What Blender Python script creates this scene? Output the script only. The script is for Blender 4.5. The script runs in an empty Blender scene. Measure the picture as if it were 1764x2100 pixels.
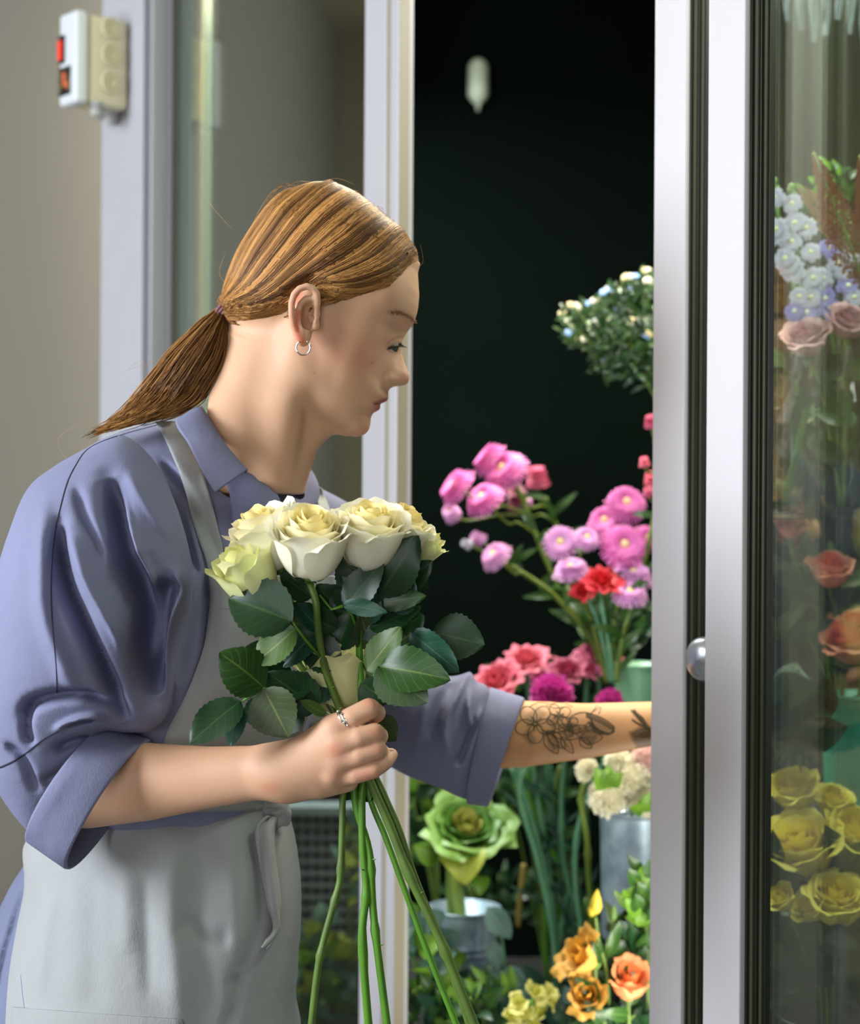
import bpy, math, random
import numpy as np
import openvdb as vdb
from mathutils import Vector, Matrix
from mathutils.bvhtree import BVHTree

SC = bpy.context.scene
COL = SC.collection
# ------------------------------------------------------------------ camera
FPX, CX, CY, CAMZ, ROLL = 3520.0, 882.0, 1050.0, 1.35, 0.0062
cr, sr = math.cos(ROLL), math.sin(ROLL)
cam_d = bpy.data.cameras.new('camera'); cam = bpy.data.objects.new('camera', cam_d); COL.objects.link(cam)
cam_d.sensor_fit = 'HORIZONTAL'; cam_d.sensor_width = 36.0; cam_d.lens = FPX / 1764.0 * 36.0
cam_d.clip_start = 0.05
cam.matrix_world = Matrix(((cr, -sr, 0, 0), (0, 0, -1, 0), (sr, cr, 0, CAMZ), (0, 0, 0, 1)))
cam_d.dof.use_dof = True; cam_d.dof.focus_distance = 1.50; cam_d.dof.aperture_fstop = 5.2
SC.camera = cam
# ------------------------------------------------------------------ world and lights
SC.view_settings.view_transform = 'Standard'; SC.view_settings.look = 'None'
SC.view_settings.gamma = 1.0; SC.view_settings.use_curve_mapping = False
SC.view_settings.exposure = 0.0
wd = bpy.data.worlds.new('world'); SC.world = wd; wd.use_nodes = True
wd.node_tree.nodes['Background'].inputs[0].default_value = (1.0, 0.86, 0.70, 1)
wd.node_tree.nodes['Background'].inputs[1].default_value = 0.025

def area(name, loc, target, sx, sy, power, col):
    l = bpy.data.lights.new(name, 'AREA'); l.shape = 'RECTANGLE'; l.size = sx; l.size_y = sy
    l.energy = power; l.color = col
    o = bpy.data.objects.new(name, l); COL.objects.link(o); o.location = loc
    o.rotation_euler = (Vector(target) - Vector(loc)).to_track_quat('-Z', 'Y').to_euler()
    return o
area('window_daylight', (-2.5, 0.33, 1.95), (-0.1, 1.65, 1.25), 1.1, 1.5, 126, (0.86, 0.92, 1.0))
area('front_fill', (-0.55, -1.4, 1.5), (0.35, 1.7, 1.2), 1.6, 1.4, 27, (0.95, 0.96, 1.0))  # unseen fill added in front to brighten the right door posts
area('crate_fill', (-0.22, 2.75, 2.3), (-0.2, 2.55, 1.0), 0.3, 0.2, 36, (0.9, 1.0, 1.0))  # extra unseen lamp added to lighten the crate behind the left pane
area('cooler_lamp', (0.24, 2.35, 2.30), (0.20, 2.15, 1.0), 0.9, 0.25, 32, (1.0, 0.88, 0.66))
area('cooler_lamp_right', (0.72, 1.72, 2.25), (0.5, 1.95, 1.2), 0.5, 0.3, 14, (0.95, 1.0, 0.95))

area('low_flower_fill', (0.262, 1.875, 0.84), (-0.05, 2.35, 0.95), 0.03, 0.40, 1.2, (1.0, 0.97, 0.86))  # unseen strip added behind the mullion to brighten the low flowers

# ------------------------------------------------------------------ helpers
def P(px, py, Y):
    dx = px - CX; dy = CY - py
    return Vector(((dx*cr - dy*sr) / FPX * Y, Y, CAMZ + (dx*sr + dy*cr) / FPX * Y))
def Pn(a, Y):                                    # arrays of pixels to world
    a = np.asarray(a, float); dx = a[:, 0] - CX; dy = CY - a[:, 1]
    Y = np.broadcast_to(Y, dx.shape)
    return np.stack([(dx*cr - dy*sr)/FPX*Y, Y, CAMZ + (dx*sr + dy*cr)/FPX*Y], 1)
def proj(V, Y=None):                             # world to pixels (Y fixed: parallel to the plane at Y)
    y = V[:, 1] if Y is None else Y
    a = V[:, 0]/y*FPX; b = (V[:, 2]-CAMZ)/y*FPX
    return CX + a*cr + b*sr, CY - (-a*sr + b*cr)
def s2l(c):
    c = [x/255.0 for x in c]
    return tuple(x/12.92 if x <= 0.04045 else ((x+0.055)/1.055)**2.4 for x in c) + (1,)

def tag(o, label=None, cat=None, group=None, kind=None):
    if label: o['label'] = label
    if cat: o['category'] = cat
    if group: o['group'] = group
    if kind: o['kind'] = kind
    return o
def empty(name, loc=(0, 0, 0), label=None, cat=None, group=None):
    o = bpy.data.objects.new(name, None); COL.objects.link(o); o.location = loc
    o.empty_display_size = 0.05
    return tag(o, label, cat, group)
def link(name, me, mat=None, parent=None):
    o = bpy.data.objects.new(name, me); COL.objects.link(o)
    if mat is not None:
        if len(me.materials) == 0: me.materials.append(mat)
    if parent is not None:
        o.parent = parent
        if parent.parent is None: o.matrix_parent_inverse = Matrix.Translation(-Vector(parent.location))
    return o
def mesh_np(name, V, F, smooth=True):
    V = np.asarray(V, np.float32); me = bpy.data.meshes.new(name)
    F = np.asarray(F, np.int32); n, k = F.shape
    me.vertices.add(len(V)); me.vertices.foreach_set('co', V.ravel())
    me.loops.add(n*k); me.loops.foreach_set('vertex_index', F.ravel())
    me.polygons.add(n); me.polygons.foreach_set('loop_start', np.arange(0, n*k, k, dtype=np.int32))
    me.update(calc_edges=True); me.validate()
    me.polygons.foreach_set('use_smooth', np.full(len(me.polygons), smooth)); me.update()
    return me
class MB:                                        # small mesh builder (quads and triangles)
    def __init__(s): s.v = []; s.f = []; s.uv = None
    def add(s, V, F):
        b = len(s.v); s.v += [tuple(p) for p in V]; s.f += [tuple(i+b for i in f) for f in F]
        return s
    def box(s, x0, x1, y0, y1, z0, z1):
        V = [(x, y, z) for z in (z0, z1) for y in (y0, y1) for x in (x0, x1)]
        return s.add(V, [(0,2,3,1),(4,5,7,6),(0,1,5,4),(2,6,7,3),(0,4,6,2),(1,3,7,5)])
    def prism(s, poly, d):                       # poly: 3D points, d: extrusion vector
        n = len(poly); d = Vector(d); V = [Vector(p) for p in poly]; V += [p+d for p in V]
        return s.add(V, [tuple(range(n))[::-1], tuple(range(n, 2*n))] + [(i, (i+1) % n, (i+1) % n+n, i+n) for i in range(n)])
    def tube(s, pts, rad, n=8, cap=True):
        pts = [Vector(p) for p in pts]; m = len(pts)
        if not hasattr(rad, '__len__'): rad = [rad]*m
        up = None; V = []
        for i, p in enumerate(pts):
            t = (pts[min(i+1, m-1)] - pts[max(i-1, 0)]).normalized()
            if up is None:
                up = t.orthogonal().normalized()
            up = (up - t*up.dot(t)).normalized(); b = t.cross(up)
            for k in range(n):
                a = 2*math.pi*k/n; V.append(p + (up*math.cos(a)+b*math.sin(a))*rad[i])
        F = [(i*n+k, i*n+(k+1) % n, (i+1)*n+(k+1) % n, (i+1)*n+k) for i in range(m-1) for k in range(n)]
        if cap: F += [tuple(range(n))[::-1], tuple(range((m-1)*n, m*n))]
        return s.add(V, F)
    def lathe(s, prof, c, axis=Vector((0, 0, 1)), n=32):   # prof: (r, h)
        q = Vector((0, 0, 1)).rotation_difference(Vector(axis)); c = Vector(c); V = []
        for r, h in prof:
            for k in range(n):
                a = 2*math.pi*k/n; V.append(c + q @ Vector((r*math.cos(a), r*math.sin(a), h)))
        m = len(prof)
        F = [(i*n+k, i*n+(k+1) % n, (i+1)*n+(k+1) % n, (i+1)*n+k) for i in range(m-1) for k in range(n)]
        return s.add(V, F)
    def me(s, name, smooth=True):
        m = bpy.data.meshes.new(name); m.from_pydata(s.v, [], s.f); m.update()
        if smooth: m.polygons.foreach_set('use_smooth', [True]*len(m.polygons))
        return m
    def build(s, name, mat, parent=None, smooth=True):
        return link(name, s.me(name, smooth), mat, parent)
def catmull(pts, n=8, closed=False):
    P_ = [np.array(p, float) for p in pts]; m = len(P_); out = []
    rng = range(m) if closed else range(m-1)
    for i in rng:
        if closed: a, b, c, d = P_[(i-1) % m], P_[i], P_[(i+1) % m], P_[(i+2) % m]
        else: a, b, c, d = P_[max(i-1, 0)], P_[i], P_[i+1], P_[min(i+2, m-1)]
        for k in range(n):
            t = k/n
            out.append(0.5*((2*b)+(-a+c)*t+(2*a-5*b+4*c-d)*t*t+(-a+3*b-3*c+d)*t**3))
    if not closed: out.append(P_[-1])
    return np.array(out)

# ------------------------------------------------------------------ materials
def mat(name, rgb, rough=0.6, metal=0.0, spec=0.5, noise=None, bump=None, attr=False, sss=0, trans=0, sheen=0, emit=None, coat=0):
    m = bpy.data.materials.new(name); m.use_nodes = True; nt = m.node_tree; b = nt.nodes['Principled BSDF']
    N = nt.nodes.new; L = nt.links.new
    col = s2l(rgb)
    b.inputs['Base Color'].default_value = col; b.inputs['Roughness'].default_value = rough
    b.inputs['Metallic'].default_value = metal; b.inputs['Specular IOR Level'].default_value = spec
    if coat: b.inputs['Coat Weight'].default_value = coat; b.inputs['Coat Roughness'].default_value = 0.2
    tc = N('ShaderNodeTexCoord')
    src = None
    if attr:
        a = N('ShaderNodeVertexColor'); a.layer_name = 'Col'; src = a.outputs[0]; L(src, b.inputs['Base Color'])
    if noise:                                    # (scale, amount, second colour)
        sc_, am, c2 = noise; nz = N('ShaderNodeTexNoise'); nz.inputs['Scale'].default_value = sc_; nz.inputs['Detail'].default_value = 5
        L(tc.outputs['Object'], nz.inputs['Vector'])
        r = N('ShaderNodeValToRGB'); r.color_ramp.elements[0].position = 0.35; r.color_ramp.elements[1].position = 0.65
        r.color_ramp.elements[0].color = (0, 0, 0, 1); r.color_ramp.elements[1].color = (am, am, am, 1)
        mx = N('ShaderNodeMix'); mx.data_type = 'RGBA'; L(nz.outputs[0], r.inputs[0]); L(r.outputs[0], mx.inputs[0])
        if src: L(src, mx.inputs[6])
        else: mx.inputs[6].default_value = col
        mx.inputs[7].default_value = s2l(c2); L(mx.outputs[2], b.inputs['Base Color']); src = mx.outputs[2]
    if bump:                                     # (scale, strength)
        nz2 = N('ShaderNodeTexNoise'); nz2.inputs['Scale'].default_value = bump[0]; nz2.inputs['Detail'].default_value = 3
        L(tc.outputs['Object'], nz2.inputs['Vector'])
        bp = N('ShaderNodeBump'); bp.inputs['Strength'].default_value = bump[1]; bp.inputs['Distance'].default_value = 0.002
        L(nz2.outputs[0], bp.inputs['Height']); L(bp.outputs[0], b.inputs['Normal'])
    if sss:
        b.inputs['Subsurface Weight'].default_value = sss; b.inputs['Subsurface Radius'].default_value = (1.0, 0.35, 0.18)
        b.inputs['Subsurface Scale'].default_value = 0.006
    if sheen: b.inputs['Sheen Weight'].default_value = sheen; b.inputs['Sheen Roughness'].default_value = 0.5
    if emit: b.inputs['Emission Color'].default_value = s2l(emit[0]); b.inputs['Emission Strength'].default_value = emit[1]
    if trans:                                    # thin translucency of petals and leaves
        out = nt.nodes['Material Output']; tr = N('ShaderNodeBsdfTranslucent'); mx2 = N('ShaderNodeMixShader'); mx2.inputs[0].default_value = trans
        if src: L(src, tr.inputs[0])
        else: tr.inputs[0].default_value = col
        L(b.outputs[0], mx2.inputs[1]); L(tr.outputs[0], mx2.inputs[2]); L(mx2.outputs[0], out.inputs[0])
    return m
def glass_mat(name, tint, refl):
    m = bpy.data.materials.new(name); m.use_nodes = True; nt = m.node_tree; N = nt.nodes.new; L = nt.links.new
    nt.nodes.remove(nt.nodes['Principled BSDF'])
    t = N('ShaderNodeBsdfTransparent'); t.inputs[0].default_value = tint
    g = N('ShaderNodeBsdfGlossy'); g.inputs['Roughness'].default_value = 0.01; g.inputs[0].default_value = (1, 1, 0.96, 1)
    mx = N('ShaderNodeMixShader'); mx.inputs[0].default_value = refl
    L(t.outputs[0], mx.inputs[1]); L(g.outputs[0], mx.inputs[2]); L(mx.outputs[0], nt.nodes['Material Output'].inputs[0])
    return m
def woven(name, rgb, rgb2, wscale=900, stain=7, rough=0.95, amount=0.5, sheen=0.0):   # cloth: fine weave and faint mottling
    m = mat(name, rgb, rough, 0, 0.2, noise=(stain, amount, rgb2), sheen=sheen)
    nt = m.node_tree; N = nt.nodes.new; L = nt.links.new; b = nt.nodes['Principled BSDF']
    tc = N('ShaderNodeTexCoord'); mp_ = N('ShaderNodeMapping'); mp_.inputs['Scale'].default_value = (1, 1, .35); L(tc.outputs['Object'], mp_.inputs[0])
    n1 = N('ShaderNodeTexNoise'); n1.inputs['Scale'].default_value = wscale; L(mp_.outputs[0], n1.inputs[0])
    nz = N('ShaderNodeTexNoise'); nz.inputs['Scale'].default_value = 45; nz.inputs['Detail'].default_value = 4; L(tc.outputs['Object'], nz.inputs[0])
    a2 = N('ShaderNodeMath'); a2.operation = 'MULTIPLY_ADD'; L(nz.outputs[0], a2.inputs[0]); a2.inputs[1].default_value = 5; L(n1.outputs[0], a2.inputs[2])
    bp = N('ShaderNodeBump'); bp.inputs['Strength'].default_value = 0.4; bp.inputs['Distance'].default_value = 0.0006
    L(a2.outputs[0], bp.inputs['Height']); L(bp.outputs[0], b.inputs['Normal'])
    return m
def leaf_mat(name, rgb, vein, rough=0.35, trans=0.12, back=None):
    m = bpy.data.materials.new(name); m.use_nodes = True; nt = m.node_tree; b = nt.nodes['Principled BSDF']; N = nt.nodes.new; L = nt.links.new
    uv = N('ShaderNodeUVMap'); sp = N('ShaderNodeSeparateXYZ'); L(uv.outputs[0], sp.inputs[0])
    def M(op, a, b_=None, c=None):
        n = N('ShaderNodeMath'); n.operation = op
        for i, x in enumerate((a, b_, c)):
            if x is None: continue
            if hasattr(x, 'links'): L(x, n.inputs[i])
            else: n.inputs[i].default_value = x
        return n.outputs[0]
    s = M('ABSOLUTE', M('SUBTRACT', sp.outputs[0], 0.5))
    mid = M('LESS_THAN', s, 0.022)
    side = M('FRACT', M('MULTIPLY', M('SUBTRACT', sp.outputs[1], M('MULTIPLY', s, 0.55)), 7.0))
    sv = M('MULTIPLY', M('LESS_THAN', side, 0.10), 0.35)
    fac = M('MAXIMUM', M('MULTIPLY', mid, 0.8), sv)
    mx = N('ShaderNodeMix'); mx.data_type = 'RGBA'; L(fac, mx.inputs[0]); mx.inputs[6].default_value = s2l(rgb); mx.inputs[7].default_value = s2l(vein)
    nz = N('ShaderNodeTexNoise'); nz.inputs['Scale'].default_value = 60; tc = N('ShaderNodeTexCoord'); L(tc.outputs['Object'], nz.inputs[0])
    m2 = N('ShaderNodeMix'); m2.data_type = 'RGBA'; m2.blend_type = 'MULTIPLY'; m2.inputs[0].default_value = 0.6; L(mx.outputs[2], m2.inputs[6]); L(nz.outputs[0], m2.inputs[7])
    g = N('ShaderNodeMix'); g.data_type = 'RGBA'; g.inputs[0].default_value = 0.5; L(mx.outputs[2], g.inputs[6]); L(m2.outputs[2], g.inputs[7])
    L(g.outputs[2], b.inputs['Base Color']); b.inputs['Roughness'].default_value = rough; b.inputs['Specular IOR Level'].default_value = 0.5
    bp = N('ShaderNodeBump'); bp.inputs['Strength'].default_value = 0.6; bp.inputs['Distance'].default_value = 0.001; L(M('SUBTRACT', 1.0, fac), bp.inputs['Height']); L(bp.outputs[0], b.inputs['Normal'])
    tr = N('ShaderNodeBsdfTranslucent'); L(g.outputs[2], tr.inputs[0]); ms = N('ShaderNodeMixShader'); ms.inputs[0].default_value = trans
    L(b.outputs[0], ms.inputs[1]); L(tr.outputs[0], ms.inputs[2]); L(ms.outputs[0], nt.nodes['Material Output'].inputs[0])
    return m
def wall_mat(name, rgb, rgb2):
    return mat(name, rgb, 0.85, noise=(1.2, 0.5, rgb2), bump=(220, 0.12))

M_ = {}
M_['white'] = mat('white_enamel', (176, 174, 178), 0.35, noise=(14, 0.1, (168, 166, 168)))
M_['white_lifted'] = mat('lifted_white_enamel', (206, 202, 205), 0.35, noise=(14, 0.1, (198, 195, 197)))  # right stiles' white lifted in colour to make up for blocked light
M_['white_dirty'] = mat('worn_white_enamel', (170, 170, 176), 0.45, noise=(18, 0.15, (158, 157, 158)))
M_['beige'] = mat('yellowed_profile', (146, 140, 120), 0.5)
M_['gasket'] = mat('dark_rubber_gasket', (34, 36, 26), 0.5)
M_['gasket2'] = mat('olive_brush_strip', (62, 64, 44), 0.6, bump=(900, 0.6))
M_['brass'] = mat('dull_brass_strip', (120, 104, 52), 0.4, 0.3)
M_['wallgrey'] = wall_mat('grey_plaster', (116, 112, 101), (110, 106, 96))
M_['wall_left'] = wall_mat('pale_plaster', (176, 166, 138), (168, 160, 132))
M_['coolerwall'] = mat('dark_green_cooler_lining', (6, 13, 9), 0.8, 0, .02, noise=(3, 0.6, (4, 8, 6)))
M_['floor'] = mat('grey_stone_floor', (96, 92, 86), 0.6, noise=(8, 0.5, (80, 78, 74)))
M_['glass_l'] = glass_mat('left_door_glass', (0.80, 0.85, 0.80, 1), 0.33)
M_['glass_r'] = glass_mat('right_door_glass', (0.95, 0.98, 0.955, 1), 0.11)
M_['glass_edge'] = mat('green_glass_edge', (120, 140, 132), 0.15, 0.0, 0.8)
M_['black'] = mat('black_plastic', (14, 14, 14), 0.45)
M_['chrome'] = mat('polished_metal', (205, 208, 214), 0.18, 1.0)
M_['silver'] = mat('silver_jewellery', (232, 228, 220), 0.15, 1.0)
M_['zinc'] = mat('galvanised_zinc', (170, 188, 200), 0.42, 0.45, noise=(26, 0.8, (96, 118, 136)))
M_['red_led'] = mat('red_display', (190, 40, 24), 0.3, emit=((255, 60, 30), 0.6))
M_['cable'] = mat('grey_cable_gland', (176, 176, 172), 0.5)

# ================================================================== STRUCTURE
DP = np.array([-0.384, 2.45]); DD = np.array([0.6672, -0.7449]); DN = np.array([-0.7449, -0.6672])
def tpx(px, off=0.0):                            # position along the oblique cooler front seen at column px
    s_ = (px - CX)/FPX; o = DP + DN*off          # o.x + D.x t = s (o.y + D.y t)
    return (s_*o[1]-o[0])/(DD[0]-s_*DD[1])
def fp(t, off, z): q = DP + DD*t + DN*off; return Vector((q[0], q[1], z))
def post(mb, t0, t1, o0, o1, z0=0.0, z1=2.36):
    return mb.prism([fp(t0, o0, z0), fp(t1, o0, z0), fp(t1, o1, z0), fp(t0, o1, z0)], (0, 0, z1-z0))
def bevel(o, w=0.002, seg=2):
    m = o.modifiers.new('bevel', 'BEVEL'); m.width = w; m.segments = seg; m.limit_method = 'ANGLE'; return o
def struct(name, mb, m, parent=None, smooth=False):
    o = mb.build(name, m, parent, smooth)
    if parent is None: o['kind'] = 'structure'
    return o
struct('floor', MB().box(-3.2, 2.2, -1.5, 3.6, -0.05, 0.0), M_['floor'])
struct('ceiling', MB().box(-3.2, 2.2, -1.5, 3.6, 2.8, 2.85), M_['wall_left'])
struct('wall_back', MB().box(-3.2, -0.47, 2.66, 2.76, 0, 2.8), M_['wallgrey'])
struct('wall_left', MB().box(-3.25, -3.15, -1.5, 2.8, 0, 2.8), M_['wall_left'])
struct('wall_cooler_back', MB().box(-0.56, 2.0, 3.42, 3.5, 0, 2.8), M_['coolerwall'])
struct('wall_cooler_left', MB().box(-0.56, -0.47, 2.76, 3.42, 0, 2.8), M_['coolerwall'])
struct('wall_cooler_right', MB().box(1.85, 1.95, 1.0, 3.42, 0, 2.8), M_['coolerwall'])
# corner post with a rounded channel
tA, tB, tC, tD = tpx(203, .03), tpx(288, .03), tpx(303, .03), tpx(343, .0)
m1 = MB(); post(m1, tA, tB, .03, -.05); post(m1, tB, tC, .018, -.05); post(m1, tC, tC+.004, .03, -.05)
trim = bevel(struct('trim_1', m1, M_['white_dirty']))
screw = MB().lathe([(0.0, .0026), (.003, .002), (.0035, 0)], P(296, 357, 2.472) - Vector((.004, .006, 0)), Vector((DN[0], DN[1], 0)), 10)
link('screw', screw.me('screw'), M_['gasket'], trim)
# door 1: the sliding panel behind the florist
d1 = empty('door_1', fp(tpx(343), 0, 0)); d1['kind'] = 'structure'
m = MB(); post(m, tC+.005, tD, .0, -.03); bevel(m.build('hinge_stile', M_['white'], d1, False), .0015)
te = tpx(403)
m = MB(); post(m, tD, tpx(352), -.004, -.028); m.build('glass_gasket', M_['gasket2'], d1, False)
m = MB(); post(m, tpx(352), te-.004, -.010, -.024); o = m.build('spacer_strip', M_['glass_edge'], d1, False)
m = MB(); post(m, te-.018, te-.004, -.006, -.010); m.build('spacer_lip', M_['beige'], d1, False)
g0, g1 = tpx(742, .02), tpx(812, .02)
m = MB(); post(m, tD, g0+.01, -.004, -.008); m.build('glass_pane', M_['glass_l'], d1, False)
ga, gb = tpx(787, .02), tpx(796, .02)
m = MB(); post(m, g0, ga, .02, -.004); post(m, ga, gb, .012, -.004); post(m, gb, g1, .02, -.004)
bevel(m.build('stile', M_['white'], d1, False), .0012)
m = MB(); post(m, g0+.004, g1+.0005, .0185, .003); m.build('stile_edge', M_['beige'], d1, False)
m = MB(); post(m, g0, g0+.003, .0202, .012); 
# panes on the right: two sliding panels, one behind the other
def slider(name, px0, px1, px2, off, thick, gm):
    d = empty(name, fp(tpx(px0, off), off, 0)); d['kind'] = 'structure'
    a, b = tpx(px0, off), tpx(px1, off)
    m = MB(); post(m, a, b, off, off-thick); bevel(m.build('stile', M_['white_lifted'], d, False), .0015)
    c = tpx(px2, off-thick+.004)
    e = b
    steps = [(0.004, M_['gasket']), (.007, M_['gasket2']), (.0035, M_['gasket']), (.006, M_['gasket2']), (.003, M_['gasket'])]
    dep = 0.006
    for i, (w, mm) in enumerate(steps):
        m = MB(); w2 = w*(c-b)/.0235
        post(m, e, e+max(w2, .001), off-thick*(.25+.12*i), off-thick)
        m.build('gasket', mm, d, False); e += max(w2, .001)
    m = MB(); post(m, e-.004, e+.9, off-thick+.003, off-thick-.002); m.build('glass_pane', gm, d, False)
    return d, e
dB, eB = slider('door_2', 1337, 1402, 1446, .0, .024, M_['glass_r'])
m = MB(); post(m, eB-.003, eB, -.0205, -.024); m.build('edge_strip', M_['brass'], dB, False)
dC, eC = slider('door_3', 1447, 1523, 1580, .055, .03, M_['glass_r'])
m = MB(); post(m, eC-.0035, eC-.0015, .029, .026); m.build('edge_strip', M_['beige'], dC, False)
kc = fp(tpx(1446, .012), .012, CAMZ-(1356-CY)/FPX*1.66)
kn = MB().lathe([(0, .012), (.012, .011), (.0185, .007), (.0225, .001), (.0225, -.012)], kc, Vector((DN[0], DN[1], 0)), 40)
link('door_knob', kn.me('door_knob'), mat('brushed_knob', (190, 196, 206), .3, .9), dB)
# head rail over all the doors
m = MB(); post(m, tA, tA+1.95, .07, -.05, 2.36, 2.5); struct('trim_2', m, M_['white'])
m = MB(); post(m, tA, tA+1.95, .07, -.05, 0.0, 0.1); struct('trim_3', m, M_['white'])
m = MB(); post(m, tA, tA+1.95, .0, -.05, 2.5, 2.8); struct('trim_4', m, M_['wallgrey'])

# control box on the corner post
fo, bo = .118, .032
tR, tL = tpx(258, bo), tpx(116, fo)
tRf = tR
z0, z1 = 1.923, 2.050
cb = empty('control_box', fp(tR, bo, z0), 'white plastic control box with three round knockouts on the white corner post', 'control box')
m = MB(); post(m, tL, tR, fo-.022, bo, z0, z1); bevel(m.build('housing', mat('aged_cream_plastic', (222, 214, 180), .4), cb, False), .006, 4)
m = MB(); post(m, tL-.002, tR+.002, fo, fo-.020, z0-.002, z1+.002); bevel(m.build('cover', mat('white_plastic_cover', (205, 210, 214), .35), cb, False), .006, 4)
kring = mat('cream_knockout', (214, 204, 166), .4)
for k, zz in enumerate((2.034, 1.996, 1.957)):
    c = fp(tR+.0005, (bo+fo-.022)/2-.002, zz); ax = Vector((DD[0], DD[1], 0))
    r = MB().lathe([(0, .0015), (.006, .0018), (.0065, .0032), (.0085, .0034), (.0088, .0020), (.0125, .0022), (.013, .004), (.0155, .004), (.0165, .0)], c, ax, 32)
    link('knockout', r.me('knockout'), kring, cb)
def face_rect(ta, tb, za, zb, off, th): m = MB(); post(m, ta, tb, off+th, off-.001, za, zb); return m
W_ = tR-tL
m = face_rect(tL+.04*W_, tL+.36*W_, z0+.058, z0+.098, fo, .003); rs = bevel(m.build('rocker_switch', M_['black'], cb, False), .001)
m = face_rect(tL+.08*W_, tL+.27*W_, z0+.063, z0+.090, fo, .005); link('rocker', m.me('rocker', False), M_['red_led'], rs)
m = face_rect(tL+.02*W_, tL+.72*W_, z0+.012, z0+.052, fo, .002); ds = bevel(m.build('display', M_['black'], cb, False), .001)
for (a, b, c_, d_) in ((.30, .46, .024, .044), (.50, .60, .020, .030)):
    m = face_rect(tL+a*W_, tL+b*W_, z0+c_, z0+d_, fo, .0028); link('digit', m.me('digit', False), mat('amber_digit', (190, 96, 60), .4, emit=((210, 110, 60), .25)), ds)
for (a, c_) in ((.66, .02), (.12, .018), (.12, .03)):
    m = face_rect(tL+a*W_, tL+(a+.03)*W_, z0+c_, z0+c_+.018, fo, .0026); link('label_mark', m.me('label_mark', False), mat('amber_print', (170, 150, 80), .5), ds)
for off, t_ in ((.05, .3), (.078, .62), (.092, .9)):
    c = fp(tL+W_*t_, off-.01, z0-.012)
    r = MB().lathe([(0, -.004), (.006, -.004), (.008, .0), (.008, .010), (.0105, .010), (.0105, .016)], c, Vector((0, 0, 1)), 14)
    link('cable_gland', r.me('cable_gland'), M_['cable'], cb)
# white fixture for an unidentified pale spot on the dark lining, and dark bin at the left edge
c = P(981, 165, 3.40)
sc_ = empty('white_fixture', c, 'small white elongated sensor on the dark cooler lining above the flowers', 'fixture')
m = MB().lathe([(0, .045), (.012, .04), (.020, .030), (.021, -.03), (.013, -.042), (.004, -.048), (.003, -.06), (0, -.06)], c, (0, 0, 1), 10)
m.build('fixture_body', mat('milky_plastic', (205, 215, 190), .4), sc_)
m = MB().box(c.x-.006, c.x+.006, c.y, c.y+.025, c.z-.01, c.z+.01); m.build('bracket', M_['black'], sc_, False)
bn = empty('waste_bin', (-.74, 2.3, 0), 'dark brown round bin at the left edge behind the florist', 'bin')
MB().lathe([(0, 0), (.10, 0), (.115, .55), (.12, .92), (.124, .93), (.122, .945), (.112, .945), (.10, .60), (0, .05)], (-.715, 2.3, 0), (0, 0, 1), 28).build('bin_body', mat('dark_brown_plastic', (40, 34, 30), .6), bn)
MB().lathe([(.124, .93), (.118, .96), (.09, .99), (.03, 1.005), (0, 1.006)], (-.715, 2.3, 0), (0, 0, 1), 28).build('lid', mat('dark_lid', (46, 40, 36), .6), bn)

# ================================================================== PERSON
def rgrid(f, lo, hi, vox, c=4):
    lo = np.array(lo, float); hi = np.array(hi, float)
    nc = np.ceil((hi-lo)/(vox*c)).astype(int); n = nc*c
    ax = [lo[i]+(np.arange(nc[i])+.5)*vox*c-vox*.5 for i in range(3)]
    G = np.stack(np.meshgrid(*ax, indexing='ij'), -1).reshape(-1, 3)
    d = f(G).reshape(nc)
    B = 3*vox
    full = np.clip(d, -B, B).astype(np.float32).repeat(c, 0).repeat(c, 1).repeat(c, 2)
    act = np.argwhere(np.abs(d) < vox*c*1.9)
    off = np.stack(np.meshgrid(*[np.arange(c)]*3, indexing='ij'), -1).reshape(-1, 3)
    for s in range(0, len(act), 20000):
        idx = (act[s:s+20000, None, :]*c+off[None]).reshape(-1, 3)
        v = f(lo+idx*vox)
        full[idx[:, 0], idx[:, 1], idx[:, 2]] = np.clip(v, -B, B)
    g = vdb.FloatGrid(B); g.copyFromArray(full)
    p, q = g.convertToQuads(isovalue=0)
    return lo+p.astype(float)*vox, q.astype(np.int32)
def smin(a, b, k): h = np.clip(.5+.5*(b-a)/k, 0, 1); return b*(1-h)+a*h-k*h*(1-h)
def smax(a, b, k): return -smin(-a, -b, k)
def cap(p, a, b, r1, r2, ys=1.0):
    a = np.array(a); b = np.array(b); s = np.array([1, 1/ys, 1.]); a = a*s; b = b*s; q = p*s
    ba = b-a; h = np.clip(((q-a)@ba)/(ba@ba), 0, 1)
    return (np.sqrt(((q-a-h[:, None]*ba)**2).sum(1))-(r1+(r2-r1)*h))*min(1, ys)
def chain(p, pts, k=.006, ys=1.0):               # pts: (x,y,z,r)
    d = None
    for a, b in zip(pts[:-1], pts[1:]):
        e = cap(p, a[:3], b[:3], a[3], b[3], ys); d = e if d is None else np.minimum(d, e)
    return d
def PX(px, py, Y, r): v = P(px, py, Y); return (v.x, v.y, v.z, r)
def polydist(X, Y, poly):                        # signed distance (positive inside)
    d = np.full(X.shape, 1e9); ins = np.zeros(X.shape, bool); n = len(poly)
    for i in range(n):
        a = poly[i]; b = poly[(i+1) % n]; e = b-a
        wx = X-a[0]; wy = Y-a[1]; h = np.clip((wx*e[0]+wy*e[1])/(e@e+1e-9), 0, 1)
        d = np.minimum(d, (wx-h*e[0])**2+(wy-h*e[1])**2)
        c = (a[1] <= Y) != (b[1] <= Y)
        xi = a[0]+(Y-a[1])/(e[1] if abs(e[1]) > 1e-9 else 1e-9)*e[0]
        ins ^= c & (X < xi)
    d = np.sqrt(d); return np.where(ins, d, -d)
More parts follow.
